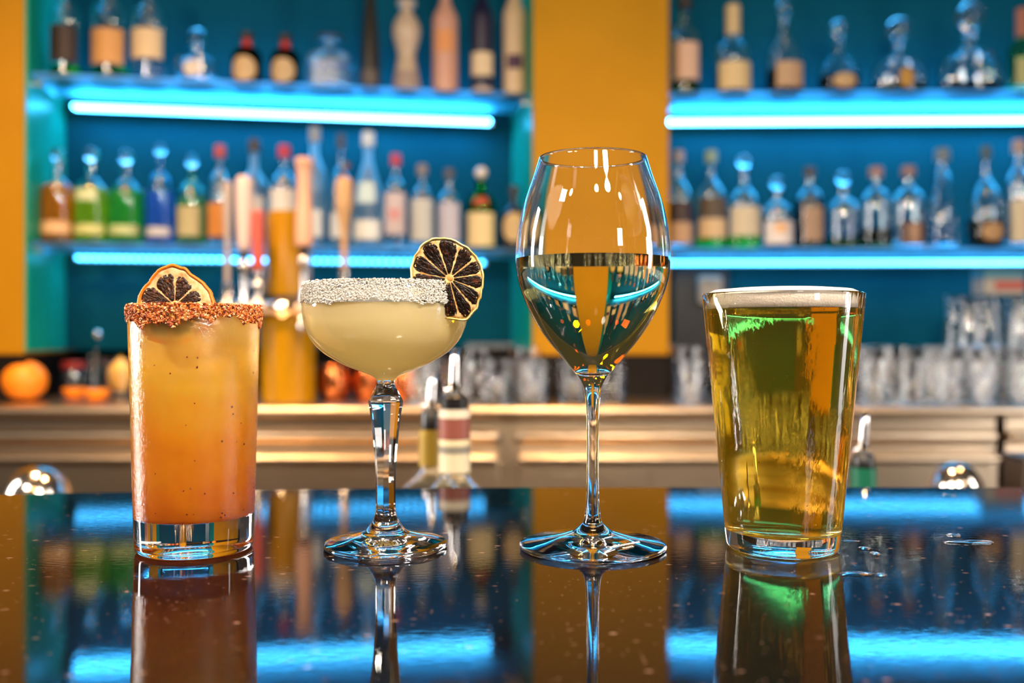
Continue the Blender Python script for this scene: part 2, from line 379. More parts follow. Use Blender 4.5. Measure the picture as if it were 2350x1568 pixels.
def gm(color, ior=1.5, key='g', rough=0.0, haze=0.0):
    k = (key, tuple(round(c, 3) for c in color), ior, rough, haze)
    if k not in _gc:
        m = _gc[k] = glassm('tinted_glass' if key == 'g' else 'spirit', color, rough, ior)
        if haze:      # slightly cloudy spirit
            n, l = nt(m); gl = shader_node(m); out = [x for x in n if x.type == 'OUTPUT_MATERIAL'][0]
            df = n.new('ShaderNodeBsdfDiffuse'); df.inputs[0].default_value = (*color, 1); tl = n.new('ShaderNodeBsdfTranslucent'); tl.inputs[0].default_value = (*color, 1)
            m0 = n.new('ShaderNodeMixShader'); l.new(df.outputs[0], m0.inputs[1]); l.new(tl.outputs[0], m0.inputs[2])
            m1 = n.new('ShaderNodeMixShader'); m1.inputs[0].default_value = haze; l.new(gl.outputs[0], m1.inputs[1]); l.new(m0.outputs[0], m1.inputs[2]); l.new(m1.outputs[0], out.inputs[0])
    return _gc[k]
_pc = {}
def pm(color, rough=0.5, metal=0.0):
    k = (tuple(color), rough, metal)
    if k not in _pc: _pc[k] = pri('paint', color, rough, metal)
    return _pc[k]
def label_me(prof, form, z0, z1, a0, a1, off=0.0006, n=20, nz=4, oval=False):
    vs, fs = [], []
    zs = [z0 + (z1 - z0) * i / nz for i in range(nz + 1)]
    for lay in (off, off + 0.0003):
        for i, z in enumerate(zs):
            s = 1.0
            if oval: s = math.sqrt(max(0.02, 1 - (2 * i / nz - 1) ** 2 * 0.9))
            r = interp(prof, z) + lay
            for j in range(n + 1):
                am = (a0 + a1) / 2; a = am + (a1 - a0) / 2 * s * (2 * j / n - 1); m, fl = rmult(a, z, form)
                vs.append((r * m * math.cos(a), (r * m) * math.sin(a) * fl + (-lay if math.sin(a) < 0 else lay) * (1 - fl), z))
    q = (n + 1) * (nz + 1)
    for i in range(nz):
        for j in range(n):
            a = i * (n + 1) + j; f = (a, a + 1, a + n + 2, a + n + 1); fs.append(tuple(q + v for v in f)); fs.append(f[::-1])
    bd = [j for j in range(n + 1)] + [i * (n + 1) + n for i in range(1, nz + 1)] + [nz * (n + 1) + j for j in range(n - 1, -1, -1)] + [i * (n + 1) for i in range(nz - 1, 0, -1)]
    for i in range(len(bd)):
        a, b = bd[i], bd[(i + 1) % len(bd)]; fs.append((a, b, q + b, q + a))
    me = bpy.data.meshes.new('label'); me.from_pydata(vs, [], fs); me.update(); return me
def cap_ball(t, z, r, mat, n=20):
    p = [(0, z)] + [(r * .45, z), (r * .45, z + r * .4)] + [(r * math.sin(a), z + r * 1.25 - r * math.cos(a)) for a in [0.5 + i * (math.pi - 0.5) / 10 for i in range(11)]]
    p[-1] = (0, p[-1][1]); mobj('stopper', lathe(p, n), mat, t)
def bottle(loc, rz, w, h, shape, label, glass=(.97, 1, 1), liquid=None, level=0.5, labels=(), cap=('cyl', (.02, .02, .02)), form=None, opaque=None, group=None, name='bottle', cat='bottle', nseg=32, haze=0.0, frost=0.0):
    """labels: (z0,z1,half angle deg,color[,oval]) in fractions of the height"""
    caph = 0.0
    kind = cap[0] if cap else None
    if kind == 'ball': caph = w * 0.52
    elif kind == 'cyl': caph = h * 0.09
    elif kind == 'long': caph = h * 0.22
    elif kind == 'flat': caph = h * 0.06
    H = h - caph
    P = prof_smooth([(r * w / 2, z * H) for r, z in SH[shape]], 3)
    t = thing(name, label, cat, loc, rz, group)
    fm = None
    if form:
        fm = dict(form); zs = {'round': .55, 'gin': .6, 'squat': .5, 'tall': .62, 'cone': .3, 'figure': .2, 'arch': .5, 'slope': .42}[shape]
        fm['z0'] = zs * H; fm['z1'] = (zs + 0.25) * H
    wall = max(0.0018, w * 0.035)
    if opaque:
        pr = [(0, 0)] + P + [(0, H)]
        mobj('bottle_body', lathe(pr, nseg, fm), pm(opaque, 0.35), t, sharp=60)
    else:
        zi = 0.010
        inner = [(max(r - wall, 0.4 * r), z) for r, z in P if z >= zi + .002]; inner = [(inner[0][0] * .92, zi)] + inner
        zl = max(zi + 0.01, level * H) if liquid else None
        inn_up = cut_above(inner, zl) if liquid else [(0, zi)] + inner
        path = [(0, 0)] + P + inn_up[::-1]
        mobj('bottle_body', lathe(path, nseg, fm), gm(glass, rough=frost), t, sharp=60)
        if liquid:
            lp = [(0, zi)] + cut_below(inner, zl); ids = [0] * (len(lp) - 1) + [1]; lp = lp + [(0, zl)]
            # sides touch the glass (ratio of the two indices), the top touches air
            mobj('spirit', lathe(lp, nseg, fm, ids), [gm(liquid, 1.35 / 1.5, 'l', 0.0, haze), gm((1, 1, 1), 1.35, 'l')], t, sharp=60)
    for L in labels:
        z0, z1, ha, col = L[:4]; ov = len(L) > 4 and L[4] == 'oval'; turn = L[5] if len(L) > 5 else 0
        mobj('label_patch', label_me(P, fm, z0 * H, z1 * H, R(-90 + turn - ha), R(-90 + turn + ha), oval=ov, nz=10 if ov else 4), pm(col, 0.55), t, smooth=False)
    rn = interp(P, H * 0.99) * 1.12
    if kind == 'ball': cap_ball(t, H + 0.0002, w * 0.21, M['glass'] if len(cap) < 2 else pm(cap[1], 0.3))
    elif kind in ('cyl', 'long', 'flat'):
        c = pm(cap[1], 0.4); z0 = H - h * (0.03 if kind != 'long' else 0.12)
        rr = rn + 0.0012 if kind != 'flat' else rn * 1.5
        z0 = max(z0, 0.0); rr = max(rr, interp(P, z0) + 0.001) if kind == 'long' else rr
        if kind == 'flat': z0 = H + 0.0002
        mobj('cap', lathe(prof_cap(rr, z0, h), 24), c, t, sharp=40)
    elif kind == 'pour':
        mobj('pourer', lathe([(0, H), (rn, H), (rn, H + .012), (rn * .5, H + .016), (.0045, H + .02), (.0035, H + .05), (.003, H + .06), (0, H + .06)], 20), M['chrome'], t, sharp=40)
    return t
def prof_cap(r, z0, z1):
    return [(0, z0), (r, z0), (r, z1 - r * .15), (r * .85, z1), (0, z1)]

def on_shelf(U, shelf_z, tt, px, ytop, wpx, shape, label, **kw):
    u = U.u_at(px, tt); p = U.pt(u, tt, shelf_z); d = p.y
    w = wpx / F * d; h = (HY - ytop) / F * d - (shelf_z - ZC)
    return bottle(p, kw.pop('rz', 0.0), w, h, shape, label, group=kw.pop('group', None), **kw)

CREAM = (.62, .48, .30); WHITE = (.75, .68, .62); TAN = (.45, .28, .14); GREY = (.42, .42, .46); DARK = (.02, .012, .01)
PINK = (.62, .32, .22); SQ = dict(k=5, flat=.75)
GUL = 'bottles on the upper shelf left of the pillar'; GLL = 'bottles on the lower shelf left of the pillar'
GUR = 'bottles on the upper shelf right of the pillar'; GLR = 'bottles on the lower shelf right of the pillar'
# --- upper left
a = dict(group=GUL)
on_shelf(UL, S_UP, .09, 152, -70, 68, 'tall', 'upper shelf bottle with dark brown label and green base, next to the left panel', liquid=(.05, .75, .08), level=.13, labels=((.16, .52, 62, (.025, .010, .007)),), cap=('cyl', DARK), **a)
on_shelf(UL, S_UP, .09, 253, -75, 78, 'tall', 'upper shelf bottle with broad amber label over a green base', liquid=(.1, .65, .15), level=.13, labels=((.15, .48, 66, (.52, .27, .09)),), cap=('cyl', DARK), **a)
on_shelf(UL, S_UP, .09, 343, -70, 76, 'tall', 'clear upper shelf bottle with cream label above a glowing base', labels=((.22, .50, 66, CREAM),), cap=('cyl', (.1, .1, .1)), **a)
on_shelf(UL, S_UP, .08, 452, 62, 88, 'gin', 'wide clear upper shelf bottle with small round cream label', labels=((.15, .58, 24, (.6, .55, .5), 'oval'),), cap=('ball',), form=SQ, **a)
on_shelf(UL, S_UP, .08, 567, 75, 66, 'gin', 'dark green squat bottle with round cream label, left one of the pair', glass=(.05, .22, .04), labels=((.08, .56, 52, (.55, .38, .2), 'oval'), (.78, .95, 70, (.5, .03, .02))), cap=('cyl', DARK), **a)
on_shelf(UL, S_UP, .08, 655, 80, 66, 'gin', 'dark green squat bottle with round cream label, right one of the pair', glass=(.05, .22, .04), labels=((.08, .56, 52, (.55, .38, .2), 'oval'), (.78, .95, 70, (.5, .03, .02))), cap=('cyl', DARK), **a)
on_shelf(UL, S_UP, .08, 757, 84, 106, 'gin', 'wide square clear decanter glowing blue on the upper shelf', frost=.25, liquid=(.8, .95, 1), level=.5, cap=('flat', (.05, .05, .06)), form=dict(k=7, flat=.6), **a)
on_shelf(UL, S_UP, .06, 850, -90, 46, 'cone', 'very dark slender tapering bottle on the upper shelf', opaque=(.014, .012, .008), labels=((.04, .16, 50, (.10, .08, .07)),), cap=('cyl', DARK), **a)
on_shelf(UL, S_UP, .06, 933, 2, 64, 'figure', 'cream hourglass shaped ceramic bottle on the upper shelf', opaque=(.50, .38, .27), labels=((.03, .22, 60, (.33, .24, .2)),), cap=('flat', (.5, .4, .3)), **a)
on_shelf(UL, S_UP, .05, 1022, -60, 58, 'tall', 'salmon pink cylindrical bottle on the upper shelf', opaque=(.52, .27, .19), labels=((.35, .55, 40, (.62, .25, .08)),), cap=('cyl', (.5, .3, .25)), **a)
on_shelf(UL, S_UP, .05, 1107, -75, 52, 'tall', 'navy bottle with cream label on the upper shelf', opaque=(.006, .005, .03), labels=((.14, .34, 62, CREAM), (.0, .035, 62, (.5, .4, .35))), cap=('cyl', DARK), **a)
on_shelf(UL, S_UP, .05, 1181, -80, 54, 'tall', 'tall cream bottle with dark square label beside the pillar', opaque=(.55, .40, .24), labels=((.20, .32, 38, (.05, .01, .05)),), cap=('cyl', (.4, .3, .2)), **a)
# --- lower left
a = dict(group=GLL)
on_shelf(UL, S_LO, .09, 133, 336, 72, 'gin', 'amber spirit bottle at the left end of the lower shelf', liquid=(.95, .42, .03), haze=.55, level=.72, labels=((.12, .27, 66, (.62, .38, .2)),), cap=('ball',), **a)
on_shelf(UL, S_LO, .09, 210, 336, 74, 'gin', 'lime green spirit bottle with cream band and pale upper label', liquid=(.50, .85, .06), haze=.5, level=.68, labels=((.12, .24, 66, (.50, .52, .2)), (.52, .66, 40, (.5, .58, .35))), cap=('ball',), **a)
on_shelf(UL, S_LO, .09, 290, 342, 74, 'gin', 'emerald green spirit bottle with cream band', liquid=(.08, .75, .14), haze=.5, level=.68, labels=((.12, .24, 62, (.42, .50, .25)),), cap=('ball',), **a)
on_shelf(UL, S_LO, .09, 368, 328, 60, 'gin', 'blue tinted bottle with white label and slim neck', glass=(.75, .92, 1), liquid=(.15, .5, 1), haze=.35, level=.6, labels=((.10, .2, 60, (.5, .52, .6)),), cap=('ball',), **a)
on_shelf(UL, S_LO, .09, 440, 352, 66, 'gin', 'pale green bottle with tall beige label', glass=(.78, .98, .9), liquid=(.2, .7, .35), haze=.4, level=.6, labels=((.12, .50, 50, (.40, .36, .20)),), cap=('ball',), **a)
on_shelf(UL, S_LO, .09, 505, 334, 56, 'gin', 'clear bottle with orange label and small red cap', labels=((.10, .46, 60, (.55, .22, .04)),), cap=('cyl', (.4, .05, .05)), **a)
on_shelf(UL, S_LO, .09, 583, 320, 70, 'round', 'large clear bottle with black cap behind the tap handles', frost=.3, liquid=(.8, .95, 1), level=.6, labels=((.12, .5, 50, (.4, .4, .42)),), cap=('cyl', (.03, .015, .01)), **a)
on_shelf(UL, S_LO, .09, 652, 334, 64, 'gin', 'clear bottle with tall red cap and white label behind the beer tower', labels=((.22, .62, 62, (.62, .62, .62)),), cap=('cyl', (.45, .01, .03)), **a)
on_shelf(UL, S_LO, .10, 722, 292, 52, 'tall', 'tall clear bottle between the beer tower and the wooden tap handle', frost=.35, liquid=(.9, .98, 1), level=.5, labels=((.10, .34, 50, (.55, .6, .65)),), cap=('cyl', (.3, .3, .3)), **a)
on_shelf(UL, S_LO, .10, 783, 308, 54, 'round', 'clear bottle with dark cap behind the wooden tap handle', labels=((.10, .34, 50, (.55, .6, .65)),), cap=('cyl', (.03, .03, .04)), **a)
on_shelf(UL, S_LO, .09, 845, 304, 66, 'slope', 'large frosty clear bottle with long neck and white lower label', frost=.35, liquid=(.9, .98, 1), level=.45, labels=((.08, .26, 60, (.62, .66, .68)), (.42, .62, 40, (.45, .6, .66))), cap=('cyl', (.6, .65, .68)), **a)
on_shelf(UL, S_LO, .08, 908, 354, 54, 'gin', 'clear bottle with red cap and grey pink label', labels=((.16, .64, 58, (.46, .40, .44)), (.3, .45, 26, (.5, .2, .2))), cap=('cyl', (.45, .02, .05)), **a)
on_shelf(UL, S_LO, .08, 969, 378, 56, 'gin', 'clear bottle with plain pale grey label left of the matching one', labels=((.10, .64, 58, (.42, .44, .44)),), cap=('cyl', (.2, .15, .12)), **a)
on_shelf(UL, S_LO, .08, 1031, 388, 56, 'gin', 'clear bottle with lilac grey label and dark cap', labels=((.10, .62, 58, (.40, .40, .50)),), cap=('cyl', (.06, .05, .05)), **a)
on_shelf(UL, S_LO, .07, 1104, 380, 66, 'gin', 'bright green bottle with cream label and white stopper', glass=(.06, .55, .06), labels=((.04, .52, 62, (.62, .50, .26)), (.62, .74, 30, (.35, .05, .02))), cap=('ball', (.7, .6, .5)), **a)
on_shelf(UL, S_LO, .07, 1180, 428, 62, 'round', 'black bottle with oval cream label beside the pillar', opaque=(.012, .010, .012), labels=((.14, .62, 52, (.55, .40, .20), 'oval'),), cap=('cyl', DARK), **a)
# --- upper right
a = dict(group=GUR)
on_shelf(UR, S_UP, .05, 1572, -5, 64, 'tall', 'clear bottle with pinkish label over dark spirit, first right of the pillar', liquid=(.35, .12, .02), level=.13, labels=((.14, .56, 62, (.60, .38, .26)),), cap=('cyl', DARK), **a)
on_shelf(UR, S_UP, .05, 1682, 12, 78, 'gin', 'bottle with cream neck sleeve and broad cream label', liquid=(.5, .2, .05), level=.3, labels=((.03, .42, 64, (.58, .42, .20)),), cap=('long', (.5, .36, .18)), **a)
on_shelf(UR, S_UP, .06, 1800, -2, 82, 'slope', 'rounded bottle with tan label and dark spirit on the upper shelf', liquid=(.25, .08, .03), level=.3, labels=((.06, .38, 48, (.42, .26, .14), 'rect', 8),), cap=('ball',), **a)
on_shelf(UR, S_UP, .06, 1925, 42, 92, 'squat', 'squat bottle with dark spirit in its lower third and small tan label', liquid=(.22, .07, .02), level=.3, labels=((.05, .30, 34, (.42, .27, .12), 'oval'),), cap=('ball',), **a)
on_shelf(UR, S_UP, .06, 2063, 34, 126, 'arch', 'arched decanter with orange label and a green glint', liquid=(.3, .1, .03), level=.12, labels=((.08, .46, 15, (.38, .20, .02), 'oval', 4),), cap=('ball',), form=dict(k=2.4, flat=.5), **a)
on_shelf(UR, S_UP, .06, 2226, 0, 146, 'arch', 'largest arched decanter with thin layer of dark spirit', liquid=(.12, .04, .01), level=.1, cap=('ball',), form=dict(k=2.4, flat=.5), **a)
on_shelf(UR, S_UP, .06, 2345, 20, 60, 'gin', 'bottle with red brown neck cut by the right frame edge on the upper shelf', glass=(.6, .9, .7), labels=((.1, .5, 50, (.3, .3, .12)),), cap=('long', (.3, .1, .06)), **a)
# --- lower right
a = dict(group=GLR)
on_shelf(UR, S_LO, .06, 1558, 346, 62, 'round', 'lower shelf bottle with black over brown label, first right of the pillar', labels=((.30, .52, 64, (.03, .012, .01)), (.06, .29, 64, (.40, .25, .14))), cap=('cyl', (.3, .25, .25)), **a)
on_shelf(UR, S_LO, .06, 1632, 346, 70, 'round', 'bottle with black over cream label and green glowing base', liquid=(.05, .9, .1), haze=.5, level=.13, labels=((.34, .56, 60, (.06, .04, .02)), (.12, .33, 60, (.5, .36, .2))), cap=('cyl', (.2, .3, .2)), **a)
on_shelf(UR, S_LO, .06, 1707, 352, 74, 'round', 'bottle with pale label and bright green base on the lower shelf', liquid=(.05, .95, .1), haze=.5, level=.17, labels=((.16, .52, 62, (.46, .40, .28)),), cap=('ball',), **a)
on_shelf(UR, S_LO, .06, 1783, 402, 70, 'gin', 'clear bottle with white label bearing an orange square', labels=((.08, .46, 62, (.60, .56, .55)), (.26, .42, 24, (.65, .30, .05), 'rect', 0)), cap=('ball',), **a)
on_shelf(UR, S_LO, .06, 1858, 384, 66, 'gin', 'brown whisky bottle with black cap on the lower shelf', liquid=(.22, .06, .02), level=.64, labels=((.10, .55, 40, (.28, .18, .11)),), cap=('cyl', DARK), **a)
on_shelf(UR, S_LO, .06, 1935, 390, 76, 'gin', 'clear bottle with a little green liquid at its base', liquid=(.1, .5, .03), level=.16, cap=('ball',), **a)
on_shelf(UR, S_LO, .06, 2010, 384, 74, 'gin', 'clear bottle with a little brown spirit left of the dark labelled one', liquid=(.4, .16, .05), level=.26, cap=('cyl', (.25, .12, .08)), **a)
on_shelf(UR, S_LO, .06, 2084, 382, 76, 'gin', 'clear round shouldered bottle with dark lower label', labels=((.04, .34, 46, (.10, .05, .03)), (.06, .32, 14, (.35, .2, .12))), cap=('cyl', (.2, .1, .08)), **a)
on_shelf(UR, S_LO, .06, 2162, 342, 68, 'cone', 'tall tapering clear bottle on the lower shelf', liquid=(.9, 1, 1), level=.3, cap=('cyl', (.1, .12, .12)), **a)
on_shelf(UR, S_LO, .06, 2262, 336, 78, 'squat', 'squat bottle holding brown spirit with a tall pourer', liquid=(.5, .2, .05), level=.3, labels=((.08, .26, 40, (.35, .2, .08), 'oval'),), cap=('cyl', (.02, .05, .05)), **a)
on_shelf(UR, S_LO, .06, 2337, 322, 58, 'tall', 'tall bottle with cream label at the right end of the lower shelf', labels=((.06, .48, 60, (.5, .42, .28)),), cap=('cyl', (.3, .2, .15)), **a)

# ------------------------------------------------------------------ beer tower and taps
DT = 2.05
ZBt = ZB + 0.0004
tw = thing('beer_tower', 'golden cylindrical beer tower with dark collar on the back counter', 'beer tower', (X(662, DT), DT, ZBt))
TOWER = pri('golden_enamel', (0.37, 0.185, 0.001), 0.3, spec=0.2)
r0 = 61 / F * DT; H1 = (920 - 692) / F * DT; H2 = (920 - 488) / F * DT
mobj('tower_base', lathe([(0, 0), (r0, 0), (r0, H1), (r0 * .8, H1 + .002), (0, H1 + .002)], 48), TOWER, tw, sharp=40)
mobj('collar', lathe([(0, H1 + .0025), (r0 * .98, H1 + .0025), (r0 * .98, H1 + .010), (0, H1 + .010)], 48), M['black'], tw, sharp=40)
mobj('tower_column', lathe([(0, H1 + .0105), (r0 * .83, H1 + .0105), (r0 * .80, H2 - .004), (r0 * .75, H2), (0, H2)], 48), TOWER, tw, sharp=40)
mobj('crossbar', tube_me([(-.155, -.062, H1 - .015), (.155, -.062, H1 - .015)], 0.014, 24), M['chrome'], tw)
mobj('bridge', tube_me([(0, -.05, H1 - .015), (0, -.066, H1 - .015)], 0.02, 24), M['chrome'], tw)
def tap(px, ytop, ymid, label, prof, mat, ferr=True, shape=None):
    d = DT - 0.062 - 0.018; t = thing('beer_tap', label, 'beer tap', (X(px, d), d, Z(706, d)), 0, 'taps of the beer tower')
    k = d / F; zt = (706 - ytop) * k; zm = (706 - ymid) * k
    mobj('tap_handle', lathe(prof_smooth([(r * k, zm + (zt - zm) * z) for r, z in prof], 3), 24), mat, t, sharp=50)
    mobj('ferrule', lathe([(0, zm - .018), (.008, zm - .018), (.010, zm - .002), (.008, zm - .0004), (0, zm - .0004)], 20), M['black'] if ferr else M['chrome'], t, sharp=50)
    mobj('faucet', lathe(prof_smooth([(0, -.03), (.006, -.03), (.008, -.005), (.013, .0), (.013, .01), (.007, .018), (.007, max(.02, zm - .045)), (.012, max(.025, zm - .035)), (.012, max(.03, zm - .025)), (.006, zm - .0185), (0, zm - .0185)], 2), 20), M['chrome'], t)
    mobj('spout', tube_me([(0, 0, -.01), (0, -.02, -.018), (0, -.03, -.035), (0, -.032, -.055)], 0.006, 14), M['chrome'], t)
    mobj('shank', tube_me([(0, 0.0, .004), (0, .020, .004)], 0.006, 14), M['chrome'], t)
    return t
tap(698, 362, 565, 'salmon coloured cylindrical tap handle on the beer tower', [(0, 0), (17, 0), (20, .04), (20, .3), (16, .6), (17, .85), (21, .93), (19, .99), (0, 1)], pri('salmon_handle', (.62, .34, .22), .35))
t5 = tap(790, 405, 620, 'tan carved wooden tap handle with dark sprig on top', [(0, 0), (6, 0), (7, .2), (9, .4), (14, .55), (17, .62), (20, .70), (20, .93), (15, .97), (6, 1), (0, 1)], pri('tan_wood', (.45, .27, .12), .45), ferr=False)
k = (DT - .08) / F; zt = (706 - 405) * k
mobj('sprig', tube_me([(0, 0, zt - .001), (-.002, 0, zt + .012), (.006, 0, zt + .022), (.011, 0, zt + .026)], [.004, .005, .007, .004], 10), pri('dark_sprig', (.08, .035, .01), .6), t5)
tap(522, 418, 650, 'slim grey tap handle left of the beer tower', [(0, 0), (6, 0), (6, .3), (9, .6), (11, .9), (8, 1), (0, 1)], pri('grey_handle', (.36, .30, .27), .4), ferr=False)
tap(560, 405, 575, 'broad white and pink tap handle left of the tower', [(0, 0), (12, 0), (16, .2), (19, .6), (19, .9), (12, 1), (0, 1)], pri('pink_white_handle', (.62, .48, .44), .4))
tap(592, 485, 620, 'red tap handle against the left side of the tower', [(0, 0), (10, 0), (13, .2), (13, .8), (11, 1), (0, 1)], pri('red_handle', (.50, .07, .035), .4), ferr=False)

# ------------------------------------------------------------------ things on the back counter
def orange_me(r, n=40, squash=.94):
    p = [(r * math.sin(a), r * squash * (1 - math.cos(a))) for a in [i * math.pi / 24 for i in range(25)]]
    p[0] = (0, 0.0006); p[-1] = (0, p[-1][1] - 0.0012); return lathe(p, n)
M['orange'] = bump(pri('orange_peel', (.90, .27, .008), .42), 500, .0004, 2)
def orange(px, py, d, rpx, label):
    t = thing('orange', label, 'orange', (X(px, d), d, ZBt), 0, 'citrus on the back counter'); r = rpx / F * d
    mobj('peel', orange_me(r), M['orange'], t)
    mobj('stem_scar', lathe([(0, r * 1.878), (.004, r * 1.876), (.003, r * 1.884), (0, r * 1.886)], 12), pri('stem_scar', (.12, .10, .02), .7), t)
orange(56, 918, 2.04, 49, 'whole orange on the back counter before the left pillar')
M['peel'] = M['orange']
def half_orange(px, d, rpx, label, tilt):
    t = thing('orange_half', label, 'orange half', (X(px, d), d, ZBt), tilt, 'cut oranges on the back counter'); r = rpx / F * d
    p = [(r * math.sin(a), r * .9 * (1 - math.cos(a))) for a in [i * math.pi / 20 for i in range(11)]]; p[0] = (0, .0005)
    mobj('peel', lathe(p + [(r * .9, r * .9), (0, r * .9)], 32), M['orange'], t, sharp=50)
    mobj('flesh', lathe([(0, r * .905), (r * .86, r * .905), (r * .8, r * .93), (0, r * .93)], 32), pri('orange_flesh', (.9, .35, .02), .35), t, sharp=50)
half_orange(172, 2.10, 27, 'cut orange half with yellowish peel, left of the pair by the jar', 0)
half_orange(222, 2.03, 30, 'cut orange half, right of the pair in front of the jar', .3)
# jar with dark red lid
d = 2.2; t = thing('jar', 'small glass jar with dark red lid behind the cut oranges', 'jar', (X(170, d), d, ZBt))
mobj('jar_body', lathe([(0, 0), (.03, 0), (.031, .004), (.031, .055), (.026, .063), (.024, .063), (.028, .054), (.028, .005), (0, .005)], 32), M['glass'], t, sharp=50)
mobj('lid', lathe([(0, .0635), (.028, .0635), (.028, .078), (.026, .080), (0, .080)], 32), pm((.25, .02, .015), .35), t, sharp=40)
d = 2.12; t = thing('cocktail_picks_holder', 'small clear tumbler holding metal tools behind the cut orange', 'tumbler', (X(214, 2.3), 2.3, ZBt))
mobj('tumbler_wall', lathe([(0, 0), (.024, 0), (.03, .09), (.0285, .09), (.0225, .005), (0, .005)], 32), M['glass'], t, sharp=50)
mobj('tool_shaft', tube_me([(0, 0, .006), (.006, 0, .10), (.010, 0, .135)], .0025, 10), M['chrome'], t)
mobj('tool_knob', lathe(prof_smooth([(0, .130), (.009, .133), (.012, .143), (.008, .152), (0, .155)], 3), 20), M['chrome'], t, (.010, 0, 0))
d = 2.12; t = thing('fruit_glass', 'clear glass holding a yellow lemon beside the orange cocktail', 'glass', (X(277, d), d, ZBt))
mobj('glass_wall', lathe([(0, 0), (.026, 0), (.038, .09), (.0365, .09), (.0245, .005), (0, .005)], 40), M['glass'], t, sharp=50)
lm = thing('lemon', 'yellow lemon sitting inside the clear glass', 'lemon', (X(277, d), d, ZBt + .012))
mobj('lemon_peel', lathe(prof_smooth([(0, 0), (.009, .004), (.021, .018), (.0265, .038), (.022, .058), (.010, .070), (.005, .076), (0, .078)], 4), 32), bump(pri('lemon_peel', (.85, .52, .10), .4), 400, .0004), lm)
mobj('lemon_nub', lathe([(0, .0785), (.003, .0785), (.002, .082), (0, .0825)], 10), pm((.3, .25, .05)), lm)

# copper mugs
M['copper'] = pri('copper', (.60, .19, .06), .22, 1.0)
mug0 = None
for i, (px, d, lab) in enumerate(((765, 2.10, 'copper mug nearest the beer tower'), (843, 2.13, 'copper mug in the middle of the three under the coupe'), (921, 2.10, 'copper mug nearest the rows of tumblers'))):
    if mug0 is None:
        mug0 = thing('copper_mug', lab, 'mug', (X(px, d), d, ZBt), -1.2, 'copper mugs on the back counter')
        mobj('mug_body', lathe(prof_smooth([(0, 0), (.024, 0), (.032, .010), (.036, .03), (.034, .055), (.031, .068), (.033, .074), (.032, .074), (.030, .068), (.033, .055), (.035, .03), (.030, .01), (0, .004)], 3), 40), M['copper'], mug0)
        mobj('mug_handle', tube_me([(.034, 0, .062), (.052, 0, .060), (.056, 0, .040), (.050, 0, .022), (.035, 0, .020)], .003, 10), M['copper'], mug0)
        kids = list(mug0.children)
    else:
        c = mug0.copy(); COL.objects.link(c); c.location = (X(px, d), d, ZBt); c['label'] = lab; c.rotation_euler = (0, 0, -1.2 - .2 * i)
        for ch in kids: q = ch.copy(); COL.objects.link(q); q.parent = c

# rows of tumblers
def tumbler_me(r0, r1, h, n=24, wall=.0018):
    return lathe([(0, 0), (r0 * .97, 0), (r0, .002), (r1, h - .0006), (r1 - wall / 2, h), (r1 - wall, h - .0006), (r0 - wall, .008), (0, .007)], n)
ORD = ['first', 'second', 'third', 'fourth', 'fifth', 'sixth', 'seventh', 'eighth', 'ninth', 'tenth', 'eleventh', 'twelfth', 'thirteenth', 'fourteenth']
def row(name, me, x0, x1, n, d, z, fmt, group, flip=False, jit=.002):
    first = None
    for i in range(n):
        lab = fmt % ORD[i]
        x = x0 + (x1 - x0) * i / max(1, n - 1) + random.uniform(-jit, jit)
        if first is None: o = first = mobj(name, me, M['glass'], None, smooth=True, sharp=45)
        else: o = first.copy(); COL.objects.link(o)
        o.location = (x, d + random.uniform(-jit, jit), z + (flip if flip else 0))
        if flip: o.rotation_euler = (math.pi, 0, 0)
        tag(o, lab, 'glass', group)
short = tumbler_me(.027, .033, .088); tall = tumbler_me(.028, .036, .115); mini = tumbler_me(.024, .031, .082)
row('tumbler', short, X(962, 1.98), X(1405, 1.98), 6, 1.98, ZBt, 'short clear tumbler, %s from the left in the front row left of the dark plinth', 'short tumblers left of the plinth')
row('tall_tumbler', tall, X(985, 2.10), X(1205, 2.10), 3, 2.07, ZBt, 'tall clear tumbler, %s from the left in the back row left of the plinth', 'tall tumblers left of the plinth')
row('tumbler', short.copy(), X(1585, 1.98), X(2345, 1.98), 10, 1.98, ZBt, 'short clear tumbler, %s from the left in the front row right of the plinth', 'short tumblers right of the plinth')
row('tall_tumbler', tall.copy(), X(1580, 2.07), X(2340, 2.07), 9, 2.07, ZBt, 'tall clear tumbler, %s from the left in the second row right of the plinth', 'tall tumblers right of the plinth')
row('upturned_tumbler', tumbler_me(.026, .034, .10), X(2226, 2.07), X(2340, 2.07), 2, 2.071, ZBt + .1155, 'upturned tumbler, %s from the left stacked on the tall row at right', 'upturned tumblers stacked at right', flip=.10, jit=.0)
row('tall_tumbler', tall.copy(), X(2190, 2.2), X(2345, 2.2), 3, 2.19, ZBt, 'tall clear tumbler, %s from the left in the rearmost row at right', 'rearmost tumblers at right')
row('upturned_tumbler', tumbler_me(.026, .034, .115), X(2190, 2.2), X(2345, 2.2), 3, 2.191, ZBt + .1155, 'upturned tall tumbler, %s from the left on top of the rearmost row', 'upturned tumblers on the rearmost row', flip=.115, jit=.0)
row('tall_tumbler', tall.copy(), X(2010, 2.2), X(2130, 2.2), 2, 2.19, ZBt, 'tall clear tumbler, %s from the left standing alone behind the second row', 'tumblers behind the second row')

